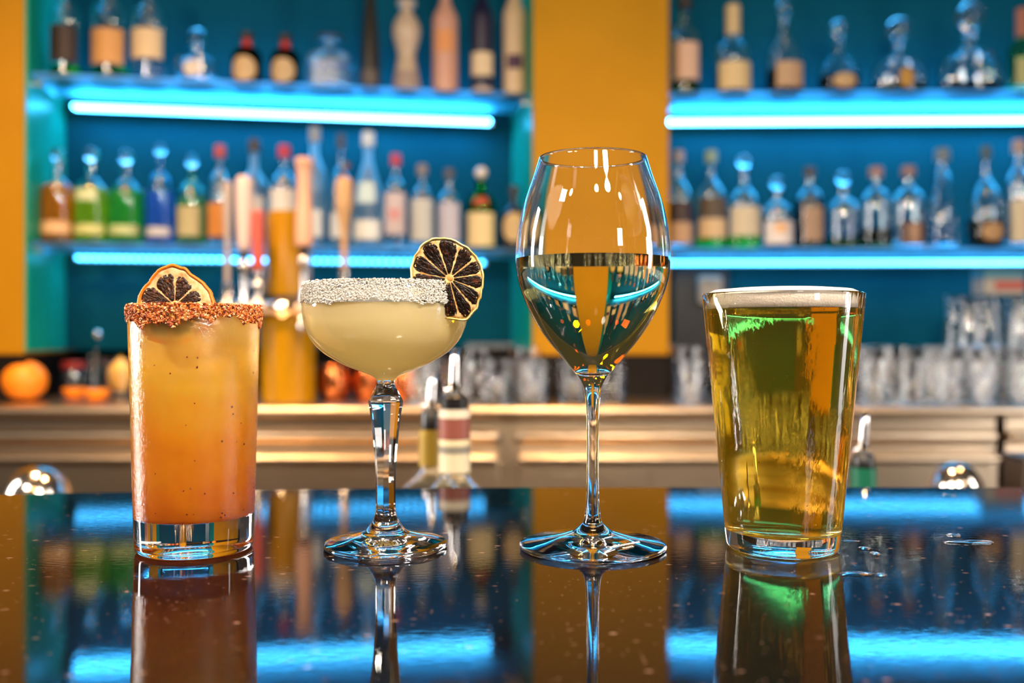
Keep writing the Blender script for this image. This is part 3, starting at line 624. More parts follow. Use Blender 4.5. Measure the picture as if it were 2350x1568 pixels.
# white box, dark panel and carton on the wall at right
d = 2.40
t = thing('wall_socket_box', 'off white box mounted on a black panel right of the ochre pillar', 'box', (X(1628, d), d, Z(668, d)))
mobj('backing_panel', box_me(-.085, .05, .012, .045, -.15, .055), M['black'], t, smooth=False)
mobj('housing', box_me(-.029, .029, -.018, .012, -.033, .036, .005), pm((.42, .38, .33)), t, smooth=False)
for s in (-1, 1): mobj('socket_slot', box_me(-.016, .016, -.0195, -.0181, s * .016 - .007, s * .016 + .007), pm((.35, .32, .28)), t, smooth=False)
d = 2.19; t = thing('carton', 'blue topped carton with dark red stripe on the glass stack at right', 'carton', (X(2290, d), d, ZBt + .231))
mobj('carton_body', box_me(-.045, .045, -.03, .03, 0, .036, .002), pm((.30, .27, .22)), t, smooth=False)
mobj('stripe', box_me(-.022, .0455, -.0306, .0306, .012, .030), pm((.32, .03, .01)), t, smooth=False)
mobj('carton_lid', box_me(-.046, .046, -.031, .031, .0362, .056, .002), pm((.03, .15, .22)), t, smooth=False)

# ------------------------------------------------------------------ underbar station with pouring bottles
ZS = BAR - 0.255
t = thing('underbar_station', 'steel underbar shelf behind the bar carrying the pouring bottles', 'shelf', (0, 1.1, 0))
mobj('station_shelf', box_me(-1.2, 1.2, -.24, .28, ZS - .02, ZS, .003), M['steel'], t, smooth=False)
for sx in (-1, 1):
    for sy in (-.22, .26): mobj('leg', tube_me([(sx * 1.15, sy, 0), (sx * 1.15, sy, ZS - .02)], .018, 16), M['steel_dark'], t)
def pour_bottle(px, d, ytip, ycol, yneck, ylab, rn, label, glass, neckcol, bands, tipx=0.0, body=None):
    """ytip pourer tip, ycol..yneck black collar, yneck..ylab neck wrap"""
    z0 = ZS + .0004; t = thing('pouring_bottle', label, 'bottle', (X(px, d), d, z0), 0, 'pouring bottles behind the bar')
    H = Z(yneck, d) - z0; zc0 = H; zc1 = Z(ycol, d) - z0; zt = Z(ytip, d) - z0; zl = Z(ylab, d) - z0
    rb = .038
    P = prof_smooth([(rb * .94, 0), (rb, .004), (rb, zl * .3), (rb, zl - .055), (rb * .93, zl - .03), (rn * 1.12, zl - .008), (rn, zl), (rn, (zl + H) / 2), (rn, H)], 4)
    wall = .0025; inner = [(r - wall, z) for r, z in P if z > .008]; inner = [(inner[0][0] * .9, .007)] + inner
    zq = zl - .06
    mobj('bottle_body', lathe([(0, 0)] + P + cut_above(inner, zq)[::-1], 40), gm(glass), t, sharp=60)
    lp = [(0, .007)] + cut_below(inner, zq); ids = [0] * (len(lp) - 1) + [1]
    mobj('spirit', lathe(lp + [(0, zq)], 40, None, ids), [gm(body or (.9, .9, .9), .9, 'l'), gm((1, 1, 1), 1.35, 'l')], t)
    a = zl
    for (f, col) in bands:
        b = zl + (H - zl) * f
        mobj('neck_wrap', lathe([(rn + .0002, a), (rn + .0008, a), (rn + .0008, b - .0002), (rn + .0002, b - .0002)], 40), pm(col, .45), t, sharp=40); a = b
    mobj('collar', lathe([(0, H + .0002), (rn * .88, H + .0002), (rn * .92, zc1 - .003), (rn * .7, zc1), (0, zc1)], 32), M['black'], t, sharp=50)
    hh = zt - zc1
    mobj('spout', tube_me([(0, 0, zc1 - .002), (.0, 0, zc1 + hh * .3), (tipx * .5, 0, zc1 + hh * .7), (tipx, 0, zt)], [.0062, .0048, .0044, .0036], 16), M['chrome'], t)
    mobj('air_tube', tube_me([(-.007, 0, zc1 - .001), (-.007, 0, zc1 + .008)], .0026, 12), M['chrome'], t)
pour_bottle(1043, .956, 800, 905, 938, 1082, .0150, 'pouring bottle with cream and dark red neck wrap and tall steel spout', (.97, 1, 1), CREAM,
            ((.30, (.62, .52, .34)), (.42, (.20, .18, .14)), (.52, (.66, .55, .33)), (.86, (.22, .06, .04)), (1, (.66, .56, .42))), .001)
pour_bottle(990, 1.03, 858, 940, 985, 1068, .0125, 'pouring bottle with mustard yellow neck wrap, half hidden behind the red wrapped one', (.97, 1, 1), CREAM,
            ((1, (.34, .22, .02)),), .002)
pour_bottle(1981, 1.0, 945, 1042, 1072, 1150, .0125, 'pouring bottle with green neck behind the bar right of the beer', (.05, .35, .15), CREAM,
            ((1, (.0, .10, .05)),), .003, body=(.6, .8, .6))
# rounded steel shakers peeking over the far edge
def shaker(px, ytop, wpx, d, label, name='steel_shaker'):
    r = wpx / 2 / F * d; z0 = ZS + .0004; h = Z(ytop, d) - z0
    t = thing(name, label, 'shaker', (X(px, d), d, z0), 0, 'steel shakers behind the bar')
    mobj('tin', lathe(prof_smooth([(0, 0), (r * .72, 0), (r * .75, .003), (r * .9, h * .4), (r, h * .62), (r * 1.0, h * .66)], 4) + [(r * .98, h * .665), (0, h * .665)], 48), M['chrome'], t, sharp=50)
    mobj('dome_cap', lathe(prof_smooth([(r * 1.01, h * .667), (r * 1.01, h * .70), (r * .96, h * .80), (r * .80, h * .90), (r * .5, h * .97), (r * .2, h * .995), (0, h)], 4), 48), pri('satin_steel', (.62, .55, .48), .16, 1.0), t)
shaker(85, 1070, 150, 1.33, 'domed steel shaker peeking over the bar edge at far left')
shaker(2195, 1062, 130, 1.33, 'domed steel shaker peeking over the bar edge at right')
d = 1.33; t = thing('bar_caddy', 'dark box at the right frame edge just above the bar edge', 'caddy', (X(2365, d), d, ZS + .0004))
hh = Z(1045, d) - ZS; mobj('caddy_body', box_me(-.024, .05, -.03, .03, 0, hh - .004, .004), pm((.03, .02, .015), .4), t, smooth=False)
mobj('caddy_rim', box_me(-.026, .052, -.032, .032, hh - .0038, hh, .001), M['steel_dark'], t, smooth=False)

# =================================================================== the four drinks
NS = 128
KD = 0.554 / F     # metres per pixel at the glasses
def at(px): return (px - HX) * KD

# ---- 1. orange highball
yb = 1260
hb = thing('highball_glass', 'tall tumbler of orange cocktail with a chili salt rim', 'cocktail glass', (at(450), .552, BAR + .0003))
h = (yb - 707) * KD; ro = 130.5 * KD; rt = 145.0 * KD; zb_ = 79 * KD; wl = .0026
outer = [(0, 0.0012), (ro * .80, 0.0012), (ro * .86, 0), (ro * .94, 0), (ro * .985, .0015), (ro, .004), (ro + (rt - ro) * .2, h * .2), (ro + (rt - ro) * .6, h * .6), (rt, h - .0012), (rt - .0006, h - .0003), (rt - wl / 2, h)]
zl = h - .0045
inn = [(rt - wl, h - .0008), (rt - wl - .00005, zl)]
def rin(z): return ro + (rt - ro) * z / h - wl
mobj('base', lathe([(0, .0012), (ro * .80, .0012), (ro * .86, 0), (ro * .94, 0), (ro * .985, .0015), (ro, .004), (ro + (rt - ro) * zb_ / h, zb_)], NS), M['crystal'], hb, sharp=60)
mobj('tumbler_wall', lathe([(ro + (rt - ro) * zb_ / h, zb_), (ro + (rt - ro) * .4, h * .4), (ro + (rt - ro) * .7, h * .7), (rt, h - .0012), (rt - .0006, h - .0003), (rt - wl / 2, h), (rt - wl + .0004, h - .0003), (rt - wl, h - .0012), (rin(zl), zl)], NS), M['frost'], hb)
# cloudy juice
jm = bpy.data.materials.new('cloudy_orange_juice'); jm.use_nodes = True; n, l = nt(jm)
b = n['Principled BSDF']; b.inputs['Roughness'].default_value = 0.35; b.inputs['Subsurface Weight'].default_value = 0.0
cr = ramp(jm, 'z', ((0.0, (.66, .17, .003)), (.33, (.76, .23, .005)), (.58, (.92, .42, .012)), (.74, (.94, .60, .05)), (.95, (.92, .68, .20))), 45, 3, (1, 1, 1 / .17))
n, l = nt(jm)
tl = n.new('ShaderNodeBsdfTranslucent'); l.new(cr.outputs[0], tl.inputs[0])
m1 = n.new('ShaderNodeMixShader'); m1.inputs[0].default_value = .45; l.new(b.outputs[0], m1.inputs[1]); l.new(tl.outputs[0], m1.inputs[2])
tp = n.new('ShaderNodeBsdfTransparent'); tp.inputs[0].default_value = (1, .85, .55, 1)
tc = n.new('ShaderNodeTexCoord'); sp = n.new('ShaderNodeSeparateXYZ'); l.new(tc.outputs['Object'], sp.inputs[0])
mr = n.new('ShaderNodeMapRange'); mr.inputs['From Min'].default_value = h * .68; mr.inputs['From Max'].default_value = h * .84; mr.inputs['To Min'].default_value = 0; mr.inputs['To Max'].default_value = .62
l.new(sp.outputs[2], mr.inputs[0]); m2 = n.new('ShaderNodeMixShader'); l.new(mr.outputs[0], m2.inputs[0]); l.new(m1.outputs[0], m2.inputs[1]); l.new(tp.outputs[0], m2.inputs[2])
l.new(m2.outputs[0], n['Material Output'].inputs[0])
e = .00006
jp = [(0, zb_ - .001)] + [(rin(zb_) * f, zb_ - .001 + .001 * f ** 4) for f in (.3, .6, .8, .92)] + [(rin(zb_ + .002) - e, zb_ + .0022)] + [(rin(z) - e, z) for z in [zb_ + .01 + (zl - zb_ - .01) * i / 12 for i in range(13)]] + [(0, zl)]
mobj('orange_drink', lathe(jp, NS), jm, hb)
# ice cubes under the surface
icem = pri('cloudy_ice', (.86, .62, .22), .25)
for i, (x, z, s, a) in enumerate(((.010, .098, .013, .5), (-.024, .080, .009, .3), (.002, .118, .011, .9))):
    bm = bmesh.new(); bmesh.ops.create_cube(bm, size=2 * s); bmesh.ops.bevel(bm, geom=bm.edges[:], offset=s * .35, segments=3, affect='EDGES'); me = bpy.data.meshes.new('ice'); bm.to_mesh(me); bm.free()
    yy = -math.sqrt(max(0, (rin(z)) ** 2 - x * x)) + s * 1.85
    mobj('ice_cube', me, icem, hb, (x, yy, z), (a, a * .7, a * 1.3))
# chili flecks in the drink
fl = []
for i in range(90):
    z = random.uniform(zb_ + .002, h * .86) if i > 25 else random.uniform(zb_, zb_ + .006); a = random.uniform(0, 2 * math.pi) ; r = rin(z) - .0001
    fl.append((r * math.cos(a), r * math.sin(a), z))
o = mobj('chili_flecks', grains_me(fl, .0004, .0011), pm((.20, .02, .004), .5), hb, smooth=False); o['kind'] = 'stuff'
# chili salt rim
gr = []
for i in range(5200):
    a = random.uniform(0, 2 * math.pi); dep = .0095 + .0022 * math.sin(a * 3 + 1) + .0014 * math.sin(a * 11) + .001 * math.sin(a * 23)
    u = random.random() ** 1.25; z = h + .0006 - u * dep
    rr = interp([(rt - .0004, h - .02), (rt, h)], z) + random.uniform(-.0001, .0010) * (1 - .6 * u)
    if z > h - .001: rr = rt - wl / 2 + random.uniform(-.0016, .0018)
    gr.append((rr * math.cos(a), rr * math.sin(a), z))
cs = pri('chili_salt', (.6, .2, .05), .45); ramp(cs, 'island', ((0, (.06, .01, .004)), (.22, (.30, .04, .008)), (.55, (.66, .16, .025)), (.85, (.80, .32, .09)), (1, (.85, .55, .35))))
o = mobj('chili_salt_rim', grains_me(gr, .0006, .0015), cs, hb, smooth=False); o['kind'] = 'stuff'; o['label'] = 'coarse orange red chili salt'

# ---- citrus wheels
def polar(tab, a):
    a = a % 360; t = sorted(tab)
    t = [(t[-1][0] - 360, t[-1][1])] + t + [(t[0][0] + 360, t[0][1])]
    for (a0, r0), (a1, r1) in zip(t, t[1:]):
        if a0 <= a <= a1:
            s = (a - a0) / (a1 - a0); s = s * s * (3 - 2 * s); return r0 + (r1 - r0) * s
def wheel(parent_name, label, cat, loc, rot, outline, memb, seglen, mats, thick=.0030, pith=.93, warp=None, notch=None, seed=1):
    """outline: [(deg, metres)] ; memb: membrane angles; seglen: segment length fractions"""
    rnd = random.Random(seed)
    t = thing(parent_name, label, cat, loc); t.rotation_euler = rot
    wf = warp or (lambda x, z: 0.0)
    N = 180
    def place(x, z, y): return (x, y + wf(x, z), z)
    # membrane disc (pith) with rings
    def disc(rf, y, n=N, rings=14):
        return [[(rf(2 * k) * j / rings, 2 * k) for k in range(n)] for j in range(rings + 1)]
    vs, fs = [], []
    rings = 12
    for side in (-1, 1):
        base = len(vs)
        for j in range(rings + 1):
            for k in range(N):
                a = k * 360 / N; r = polar(outline, a) * pith * j / rings
                if notch and notch[0] < (a % 360) < notch[1]: r *= notch[2]
                y = side * thick * .32 * (1 if j < rings else .6)
                vs.append(place(r * math.cos(R(a)), r * math.sin(R(a)), y))
        for j in range(rings):
            for k in range(N):
                q = (k + 1) % N; f = (base + j * N + k, base + j * N + q, base + (j + 1) * N + q, base + (j + 1) * N + k); fs.append(f if side < 0 else f[::-1])
    o2 = (rings + 1) * N
    for k in range(N): q = (k + 1) % N; fs.append((rings * N + k, rings * N + q, o2 + rings * N + q, o2 + rings * N + k))
    me = bpy.data.meshes.new('pith'); me.from_pydata(vs, [], fs); me.update(); mobj('pith', me, mats['pith'], t)
    # rind: band around the edge
    vs, fs = [], []; K = 12; w = (1 - pith) * 1.6
    for k in range(N):
        a = k * 360 / N; ro_ = polar(outline, a) * (1 + .012 * math.sin(a * .35) * rnd.random()); 
        if notch and notch[0] < (a % 360) < notch[1]: ro_ *= notch[2]
        rw = ro_ * w / 2
        for m in range(K):
            b_ = 2 * math.pi * m / K; rr = ro_ - rw + rw * math.cos(b_); y = thick * .5 * math.sin(b_)
            vs.append(place(rr * math.cos(R(a)), rr * math.sin(R(a)), y))
    for k in range(N):
        for m in range(K): fs.append((k * K + m, k * K + (m + 1) % K, ((k + 1) % N) * K + (m + 1) % K, ((k + 1) % N) * K + m))
    me = bpy.data.meshes.new('rind'); me.from_pydata(vs, [], [f[::-1] for f in fs]); me.update(); mobj('rind', me, mats['rind'], t)
    # segments
    for i, a0 in enumerate(memb):
        a1 = memb[(i + 1) % len(memb)]
        if a1 < a0: a1 += 360
        sl = seglen[i]; vs, fs = [], []; na, nr = 22, 16
        for side in (-1, 1):
            base = len(vs)
            for j in range(nr + 1):
                for m in range(na + 1):
                    v = 2 * m / na - 1; s = j / nr
                    rmax = polar(outline, (a0 + a1) / 2 + v * (a1 - a0) / 2) * sl * (1 - .16 * abs(v) ** 4)
                    r = .0022 + (rmax - .0022) * s
                    gap = R(.35) + .00026 / max(r, .001)
                    half = max(R((a1 - a0) / 2) - gap, .0)
                    a = R((a0 + a1) / 2) + v * half
                    edge = min(1, (1 - abs(v)) * 4, s * 6, (1 - s) * 5)
                    hgt = thick * (.30 + .16 * math.sqrt(max(edge, 0)))
                    rough_ = (rnd.random() - .55) * thick * .22 * (1 if edge > .3 else 0)
                    vs.append(place(r * math.cos(a), r * math.sin(a), side * (hgt + rough_)))
            for j in range(nr):
                for m in range(na):
                    q = base + j * (na + 1) + m; f = (q, q + 1, q + na + 2, q + na + 1); fs.append(f if side > 0 else f[::-1])
        q2 = (na + 1) * (nr + 1)
        bd = list(range(na + 1)) + [j * (na + 1) + na for j in range(1, nr + 1)] + [nr * (na + 1) + m for m in range(na - 1, -1, -1)] + [j * (na + 1) for j in range(nr - 1, 0, -1)]
        for k in range(len(bd)): p, q = bd[k], bd[(k + 1) % len(bd)]; fs.append((p, q, q2 + q, q2 + p))
        me = bpy.data.meshes.new('segment'); me.from_pydata(vs, [], fs); me.update(); mobj('segment', me, mats['flesh'], t)
    # core
    me = lathe([(0, -thick * .45), (.0012, -thick * .43), (.0020, -thick * .3), (.0020, thick * .3), (.0012, thick * .43), (0, thick * .45)], 16)
    mobj('core', me, mats['core'], t, (0, wf(0, 0), 0), (R(90), 0, 0))
    return t
def dried_flesh(nm, c0, c1, c2):
    m = pri(nm, c1, .30, spec=.3); ramp(m, 'noise', ((.30, c0), (.58, c1), (.74, c2)), 420, 5); bump(m, 900, .0005, 4); return m
lmats = dict(pith=pri('dried_pith', (.62, .40, .14), .5), rind=pri('pale_yellow_rind', (.70, .55, .16), .45), flesh=dried_flesh('dried_lime_flesh', (.004, .002, .001), (.012, .004, .002), (.11, .024, .005)), core=pri('dried_core', (.55, .24, .06), .6))
ramp(lmats['rind'], 'noise', ((.35, (.55, .34, .07)), (.5, (.72, .58, .22)), (.7, (.78, .68, .36))), 120)
ramp(lmats['pith'], 'noise', ((.35, (.42, .20, .05)), (.6, (.72, .50, .22))), 300)
k = KD
olime = [(a, r * k * .955) for a, r in ((0, 79), (22, 79), (45, 80), (70, 84), (90, 92), (112, 99), (125, 101), (145, 97), (160, 95), (180, 91), (210, 88), (240, 90), (270, 94), (291, 104), (310, 95), (325, 86), (342, 80))]
# rim radius at the slot: front right of the coupe
wheel('dried_lime_wheel', 'dried dark brown lime wheel with pale rind slotted on the sugared coupe rim', 'citrus garnish', (X(1032, .5275), .554 - .0265, Z(639, .5275)),
      (R(4), R(0), R(-4)), olime, [8, 38, 73, 109, 139, 169, 205, 240, 284, 309, 338], [.935, .93, .94, .93, .94, .935, .93, .93, .93, .93, .94], lmats, .0032, .965, lambda x, z: .0010 * math.sin(x * 180) + .0008 * math.sin(z * 150), seed=3)
omats = dict(pith=pri('dried_orange_pith', (.66, .42, .17), .55), rind=pri('dried_orange_rind', (.72, .17, .003), .45), flesh=dried_flesh('dried_orange_flesh', (.010, .004, .002), (.035, .009, .003), (.26, .08, .02)), core=pri('dried_orange_core', (.7, .45, .2), .5))
ramp(omats['pith'], 'noise', ((.32, (.40, .16, .05)), (.5, (.60, .36, .15)), (.7, (.66, .46, .26))), 260)
oor = [(a, r * k * .96) for a, r in ((0, 88), (20, 86), (40, 82), (60, 80), (80, 90), (97, 96), (115, 93), (134, 86), (139, 84), (160, 88), (180, 89), (210, 92), (240, 93), (270, 94), (300, 92), (330, 90))]
wheel('dried_orange_wheel', 'dried orange wheel standing half submerged in the tall orange cocktail', 'citrus garnish', (X(404, .5315), .552 - .0205, Z(701, .5315)),
      (R(-5), R(0), R(4)), oor, [5, 46, 92, 139, 180, 225, 270, 315], [.70, .76, .80, .90, .85, .82, .82, .8], omats, .0036, .94, lambda x, z: -.0012 * math.cos(x * 90) + .0007 * math.sin(z * 140), seed=5)

# ---- 2. coupe
cx, yb = 884, 1255
cp = thing('coupe_glass', 'sugar rimmed coupe of pale yellow cocktail on a faceted stem', 'cocktail glass', (at(cx), .556, BAR + .0003))
def zz(y): return (yb - y) * KD
bowl_o = prof_smooth([(r * k, zz(y)) for r, y in ((21, 880), (22, 869), (34, 860), (60, 850), (90, 838), (118, 823), (145, 805), (169, 779), (182, 752), (188, 725), (189.5, 700), (187.5, 675), (184.5, 650))], 5)
wl = .0011
def inner_of(p, wall, z0): return [(r - wall, z + wall * .3) for r, z in p if z > z0]
bi = inner_of(bowl_o, wl, zz(858)); bi = prof_smooth([(0, zz(862)), (12 * k, zz(861.5)), (28 * k, zz(858)), bi[1]], 3)[:-1] + bi[1:]
zl = zz(697); ztop = bowl_o[-1][1]
path = bowl_o + [(bowl_o[-1][0] - wl * .2, ztop + .0004), (bowl_o[-1][0] - wl * .8, ztop + .0004)] + [q for q in cut_above(bi, zl)][::-1]
mobj('bowl', lathe(path, NS), M['frost_fine'], cp)
cm = bpy.data.materials.new('cloudy_pale_cocktail'); cm.use_nodes = True; n, l = nt(cm); b = n['Principled BSDF']; b.inputs['Roughness'].default_value = .3
cr = ramp(cm, 'z', ((0.15, (.99, .78, .30)), (.5, (.99, .84, .44)), (.95, (.98, .87, .55))), 60, 2, (1, 1, 1 / .20))
tl = n.new('ShaderNodeBsdfTranslucent'); l.new(cr.outputs[0], tl.inputs[0]); m1 = n.new('ShaderNodeMixShader'); m1.inputs[0].default_value = .45
l.new(b.outputs[0], m1.inputs[1]); l.new(tl.outputs[0], m1.inputs[2]); l.new(m1.outputs[0], n['Material Output'].inputs[0])
ci = cut_below(bi, zl); mobj('pale_cocktail', lathe([(max(r - .00006, 0), z) for r, z in ci] + [(0, zl)], NS), cm, cp)
# stem: faceted
SO = dict(poly=8, z0=zz(893), z1=zz(884), lo0=zz(1190), lo1=zz(1170))
stem_p = prof_smooth([(r * k, zz(y)) for r, y in ((55, 1222), (44, 1214), (31, 1196), (24, 1180), (22, 1165), (22, 1140), (22, 1092), (25, 1037), (30, 981), (36, 935), (38, 920), (34, 910), (27, 896), (23, 889), (22, 884), (21, 880))], 4)
mobj('stem', lathe(stem_p, NS, SO), M['crystal'], cp, sharp=22)
foot_p = [(0, .0028), (20 * k, .0026), (60 * k, .0012), (110 * k, .0004), (132 * k, 0), (139 * k, .0003)] + prof_smooth([(141 * k, .0010), (141 * k, .0020), (138 * k, .0030), (120 * k, .0042), (90 * k, .0058), (68 * k, .0073), (55 * k, zz(1222))], 4)
mobj('foot', lathe(foot_p, NS), M['crystal'], cp)
# sugar rim
gr = []
slot = math.atan2(-.0265, at(1049) - at(cx))
for i in range(16000):
    a = random.uniform(0, 2 * math.pi); dep = .0122 + .0009 * math.sin(a * 5) + .0005 * math.sin(a * 17) + .0004 * math.sin(a * 41)
    u = random.random() ** .9; z = ztop + .0007 - u * dep; r = interp(bowl_o, z) + random.uniform(0, .0009)
    if z > ztop - .0004: r = bowl_o[-1][0] - wl / 2 + random.uniform(-.0012, .0013)
    gr.append((r * math.cos(a), r * math.sin(a), z))
for i in range(4000):
    a = random.uniform(0, 2 * math.pi); z = ztop + .0005 - random.random() ** 1.4 * .006; r = interp(bi, z) - random.uniform(0, .0006); gr.append((r * math.cos(a), r * math.sin(a), z))
sg = pri('sugar', (.80, .76, .70), .28); sg.node_tree.nodes['Principled BSDF'].inputs['Transmission Weight'].default_value = .25
o = mobj('sugar_rim', grains_me(gr, .00035, .0008), sg, cp, smooth=False); o['kind'] = 'stuff'; o['label'] = 'thick band of white sugar grains'

# ---- 3. wine glass
cx, yb = 1360, 1259
wg = thing('wine_glass', 'large tulip wine glass half full of white wine', 'wine glass', (at(cx), .554, BAR + .0003))
bowl_o = prof_smooth([(r * k, zz(y)) for r, y in ((21.5, 890), (27, 878), (37, 863), (52, 845), (71, 822), (101, 786), (127, 748), (148, 709), (164, 671), (173.5, 634), (177, 592), (175.5, 560), (171, 523), (158, 468), (138, 412), (123, 365))], 5)
wl = .00095
bi = [(r - wl, z + .0001) for r, z in bowl_o if z > zz(838)]
bi = prof_smooth([(0, zz(856)), (14 * k, zz(855)), (32 * k, zz(849)), bi[0]], 3)[:-1] + bi
zl = zz(597); ztop = bowl_o[-1][1]
path = bowl_o + [(bowl_o[-1][0] - wl * .25, ztop + .0003), (bowl_o[-1][0] - wl * .75, ztop + .0003)] + cut_above(bi, zl)[::-1]
mobj('bowl', lathe(path, NS), M['crystal'], wg)
wa = lambda ior, nm: absorb(glassm(nm, (1, 1, 1), 0, ior), (.90, .82, .10), 12)
ci = cut_below(bi, zl)
mobj('white_wine', lathe(ci + [(0, zl)], NS, None, [0] * (len(ci) - 1) + [1]), [wa(1.34 / 1.52, 'wine_against_glass'), wa(1.34, 'wine_surface')], wg, sharp=60)
stem_p = prof_smooth([(r * k, zz(y)) for r, y in ((46, 1222), (35, 1213), (24, 1203), (19, 1192), (17, 1178), (14.5, 1150), (13.6, 1110), (13.2, 1050), (13.4, 980), (15, 935), (18.5, 905), (21.5, 890))], 5)
mobj('stem', lathe(stem_p, NS), M['crystal'], wg)
foot_p = [(0, .0030), (20 * k, .0027), (60 * k, .0012), (120 * k, .0003), (155 * k, 0), (164 * k, .0002)] + prof_smooth([(167.5 * k, .0009), (168 * k, .0017), (165 * k, .0025), (140 * k, .0036), (100 * k, .0055), (65 * k, .0078), (46 * k, zz(1222))], 4)
mobj('foot', lathe(foot_p, NS), M['crystal'], wg)

ETCH = pri('etched_glass', (.85, .85, .85), .5)
fo = wg.children[-1]
for o in wg.children:
    if o.name.startswith('foot'): fo = o
for i, (txt, sz, dy) in enumerate((('Chef&Sommelier', .0038, 0.0), ('FRANCE', .0022, -.0034))):
    c = bpy.data.curves.new('engraving', 'FONT'); c.body = txt; c.size = sz; c.align_x = 'CENTER'; c.extrude = .00003
    tmp = bpy.data.objects.new('engraving_text', c); COL.objects.link(tmp); bpy.context.view_layer.update()
    me = bpy.data.meshes.new_from_object(tmp.evaluated_get(bpy.context.evaluated_depsgraph_get())); me.materials.clear()
    bpy.data.objects.remove(tmp); bpy.data.curves.remove(c)
    a = R(38); rr = (104 * k) - dy
    o = mobj('engraving', me, ETCH, fo, (rr * math.sin(a), -rr * math.cos(a), .00575 + dy * .2), (R(12), 0, a), smooth=False); o['label'] = 'etched white lettering'
# ---- 4. pint of beer
cx, yb = 1795.5, 1259
pg = thing('pint_glass', 'conical pint glass of golden beer with a white head of foam', 'beer glass', (at(cx), .554, BAR + .0003))
h = zz(676); ro = 125.5 * k; rt = 181 * k; wl = .0024
def ro_(z): return ro + (rt - ro) * z / h
zb_ = .0105
outer = [(0, .0015), (ro * .82, .0015), (ro * .87, 0), (ro * .94, 0), (ro * .985, .001), (ro_(.003), .003)]
mobj('base', lathe(outer + [(ro_(.014), .014)], NS), M['crystal'], pg, sharp=60)
zf = zz(712)
path = [(ro_(.014), .014)] + [(ro_(h * f), h * f) for f in (.2, .35, .5, .65, .8, .92)] + [(rt, h - .001), (rt - .0005, h), (rt - wl + .0005, h), (rt - wl, h - .001), (ro_(zf) - wl, zf)]
mobj('glass_wall', lathe(path, NS), M['wet'], pg)
ba = lambda ior, nm: absorb(glassm(nm, (1, 1, 1), 0, ior), (.965, .85, .02), 40)
lp = [(0, zb_)] + [(ro_(zb_ + .004) - wl - .003 + .003 * math.sin(a), zb_ + .005 - .005 * math.cos(a)) for a in [i * math.pi / 14 for i in range(1, 8)]]
lp = [(0, zb_), (ro * .55, zb_ + .0001)] + lp[1:] + [(ro_(z) - wl, z) for z in [zb_ + .008 + (zf - zb_ - .008) * i / 10 for i in range(11)]]
mobj('beer', lathe(lp + [(0, zf)], NS, None, [0] * (len(lp) - 1) + [1]), [ba(1.34 / 1.5, 'beer_against_glass'), ba(1.34, 'beer_surface')], pg, sharp=60)
fm = bump(pri('beer_foam', (.86, .76, .64), .6), 900, .0004, 4)
hz = bpy.data.materials['beer_against_glass']; n, l = nt(hz); gl = shader_node(hz); out = [x for x in n if x.type == 'OUTPUT_MATERIAL'][0]
tl = n.new('ShaderNodeBsdfTranslucent'); tl.inputs[0].default_value = (.85, .62, .03, 1); mm = n.new('ShaderNodeMixShader'); mm.inputs[0].default_value = .16
l.new(gl.outputs[0], mm.inputs[1]); l.new(tl.outputs[0], mm.inputs[2]); l.new(mm.outputs[0], out.inputs[0])
e = .00008
fp = [(0, zf + .0002), (ro_(zf) - wl - e, zf + .0002), (ro_(zf + .003) - wl - e, zf + .003), (rt - wl - e, h - .0012), (rt - wl - .001, h + .0004), (rt * .85, h + .0020), (rt * .6, h + .0030), (rt * .3, h + .0034), (0, h + .0035)]
mobj('foam_head', lathe(fp, NS), fm, pg)
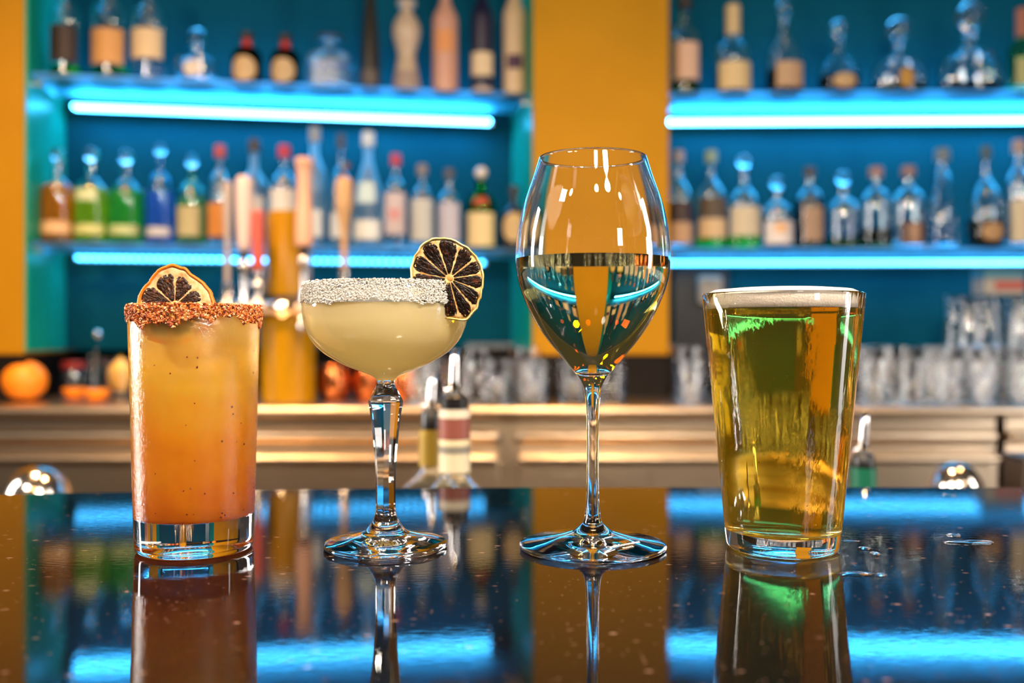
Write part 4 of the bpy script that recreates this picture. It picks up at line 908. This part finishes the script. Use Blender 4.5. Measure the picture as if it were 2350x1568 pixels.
# bubbles clinging inside
bub = []
for i in range(160):
    z = random.uniform(zb_ + .004, zf - .001) if i > 70 else zf - random.random() ** 2 * .006; a = random.uniform(math.pi, 2 * math.pi); r = ro_(z) - wl - .0006; bub.append((r * math.cos(a), r * math.sin(a), z, random.uniform(.00018, .0004)))
vs, fs = [], []
bm = bmesh.new(); bmesh.ops.create_icosphere(bm, subdivisions=2, radius=1); iv = [v.co.copy() for v in bm.verts]; it = [tuple(v.index for v in f.verts) for f in bm.faces]; bm.free()
for (x, y, z, s) in bub:
    b0 = len(vs); vs += [Vector((x, y, z)) + v * s for v in iv]; fs += [tuple(b0 + q for q in f) for f in it]
me = bpy.data.meshes.new('bubbles'); me.from_pydata(vs, [], fs); me.update()
o = mobj('bubbles', me, glassm('bubble', (1, 1, 1), 0, 1 / 1.34), pg); o['kind'] = 'stuff'

# ------------------------------------------------------------------ water on the bar
def puddle(px, py, wpx, dpx, label, seed, hgt=.0007):
    d = .1234 * F / (py - HY); kx = d / F; rnd = random.Random(seed)
    rx = wpx / 2 * kx; ry = dpx / 2 * d * d / (F * .1234); N = 40; ph = [rnd.uniform(0, 6) for _ in range(4)]
    vs, fs = [(0, 0, hgt)], []
    for j, (f, z) in enumerate(((.4, hgt * .97), (.75, hgt * .85), (.93, hgt * .5), (1, 0))):
        for i in range(N):
            a = 2 * math.pi * i / N; m = 1 + .16 * math.sin(2 * a + ph[0]) + .10 * math.sin(3 * a + ph[1]) + .05 * math.sin(5 * a + ph[2]); vs.append((rx * f * m * math.cos(a), ry * f * m * math.sin(a), z))
    for i in range(N): fs.append((0, 1 + i, 1 + (i + 1) % N))
    for j in range(3):
        for i in range(N): q = (i + 1) % N; fs.append((1 + j * N + i, 1 + (j + 1) * N + i, 1 + (j + 1) * N + q, 1 + j * N + q))
    fs.append(tuple(1 + 3 * N + i for i in range(N))[::-1])
    me = bpy.data.meshes.new('water'); me.from_pydata(vs, [], fs); me.update()
    o = mobj('water_drop', me, glassm('water', (1, 1, 1), 0, 1.33), None, (X(px, d), d, BAR + .0002)); tag(o, label, 'water drop', 'water drops on the bar')
puddle(2228, 1246, 106, 12, 'longest flat puddle of water on the bar at right', 1)
puddle(2190, 1230, 32, 6, 'small water drop just behind the longest puddle', 2)
puddle(1960, 1318, 70, 9, 'thin water streak on the bar close to the right of the beer glass', 3)
puddle(2022, 1321, 24, 5, 'small water drop right of the thin streak by the beer', 4)
puddle(1985, 1260, 30, 5, 'elongated drop on the bar behind the thin streak, right of the beer', 5)
puddle(2008, 1272, 26, 5, 'drop just in front of the elongated one right of the beer', 6)
puddle(1950, 1243, 40, 4, 'faint wet mark at the right foot of the beer glass', 7, .0004)
puddle(2180, 1138, 24, 5, 'single water drop near the far edge of the bar at right', 8)
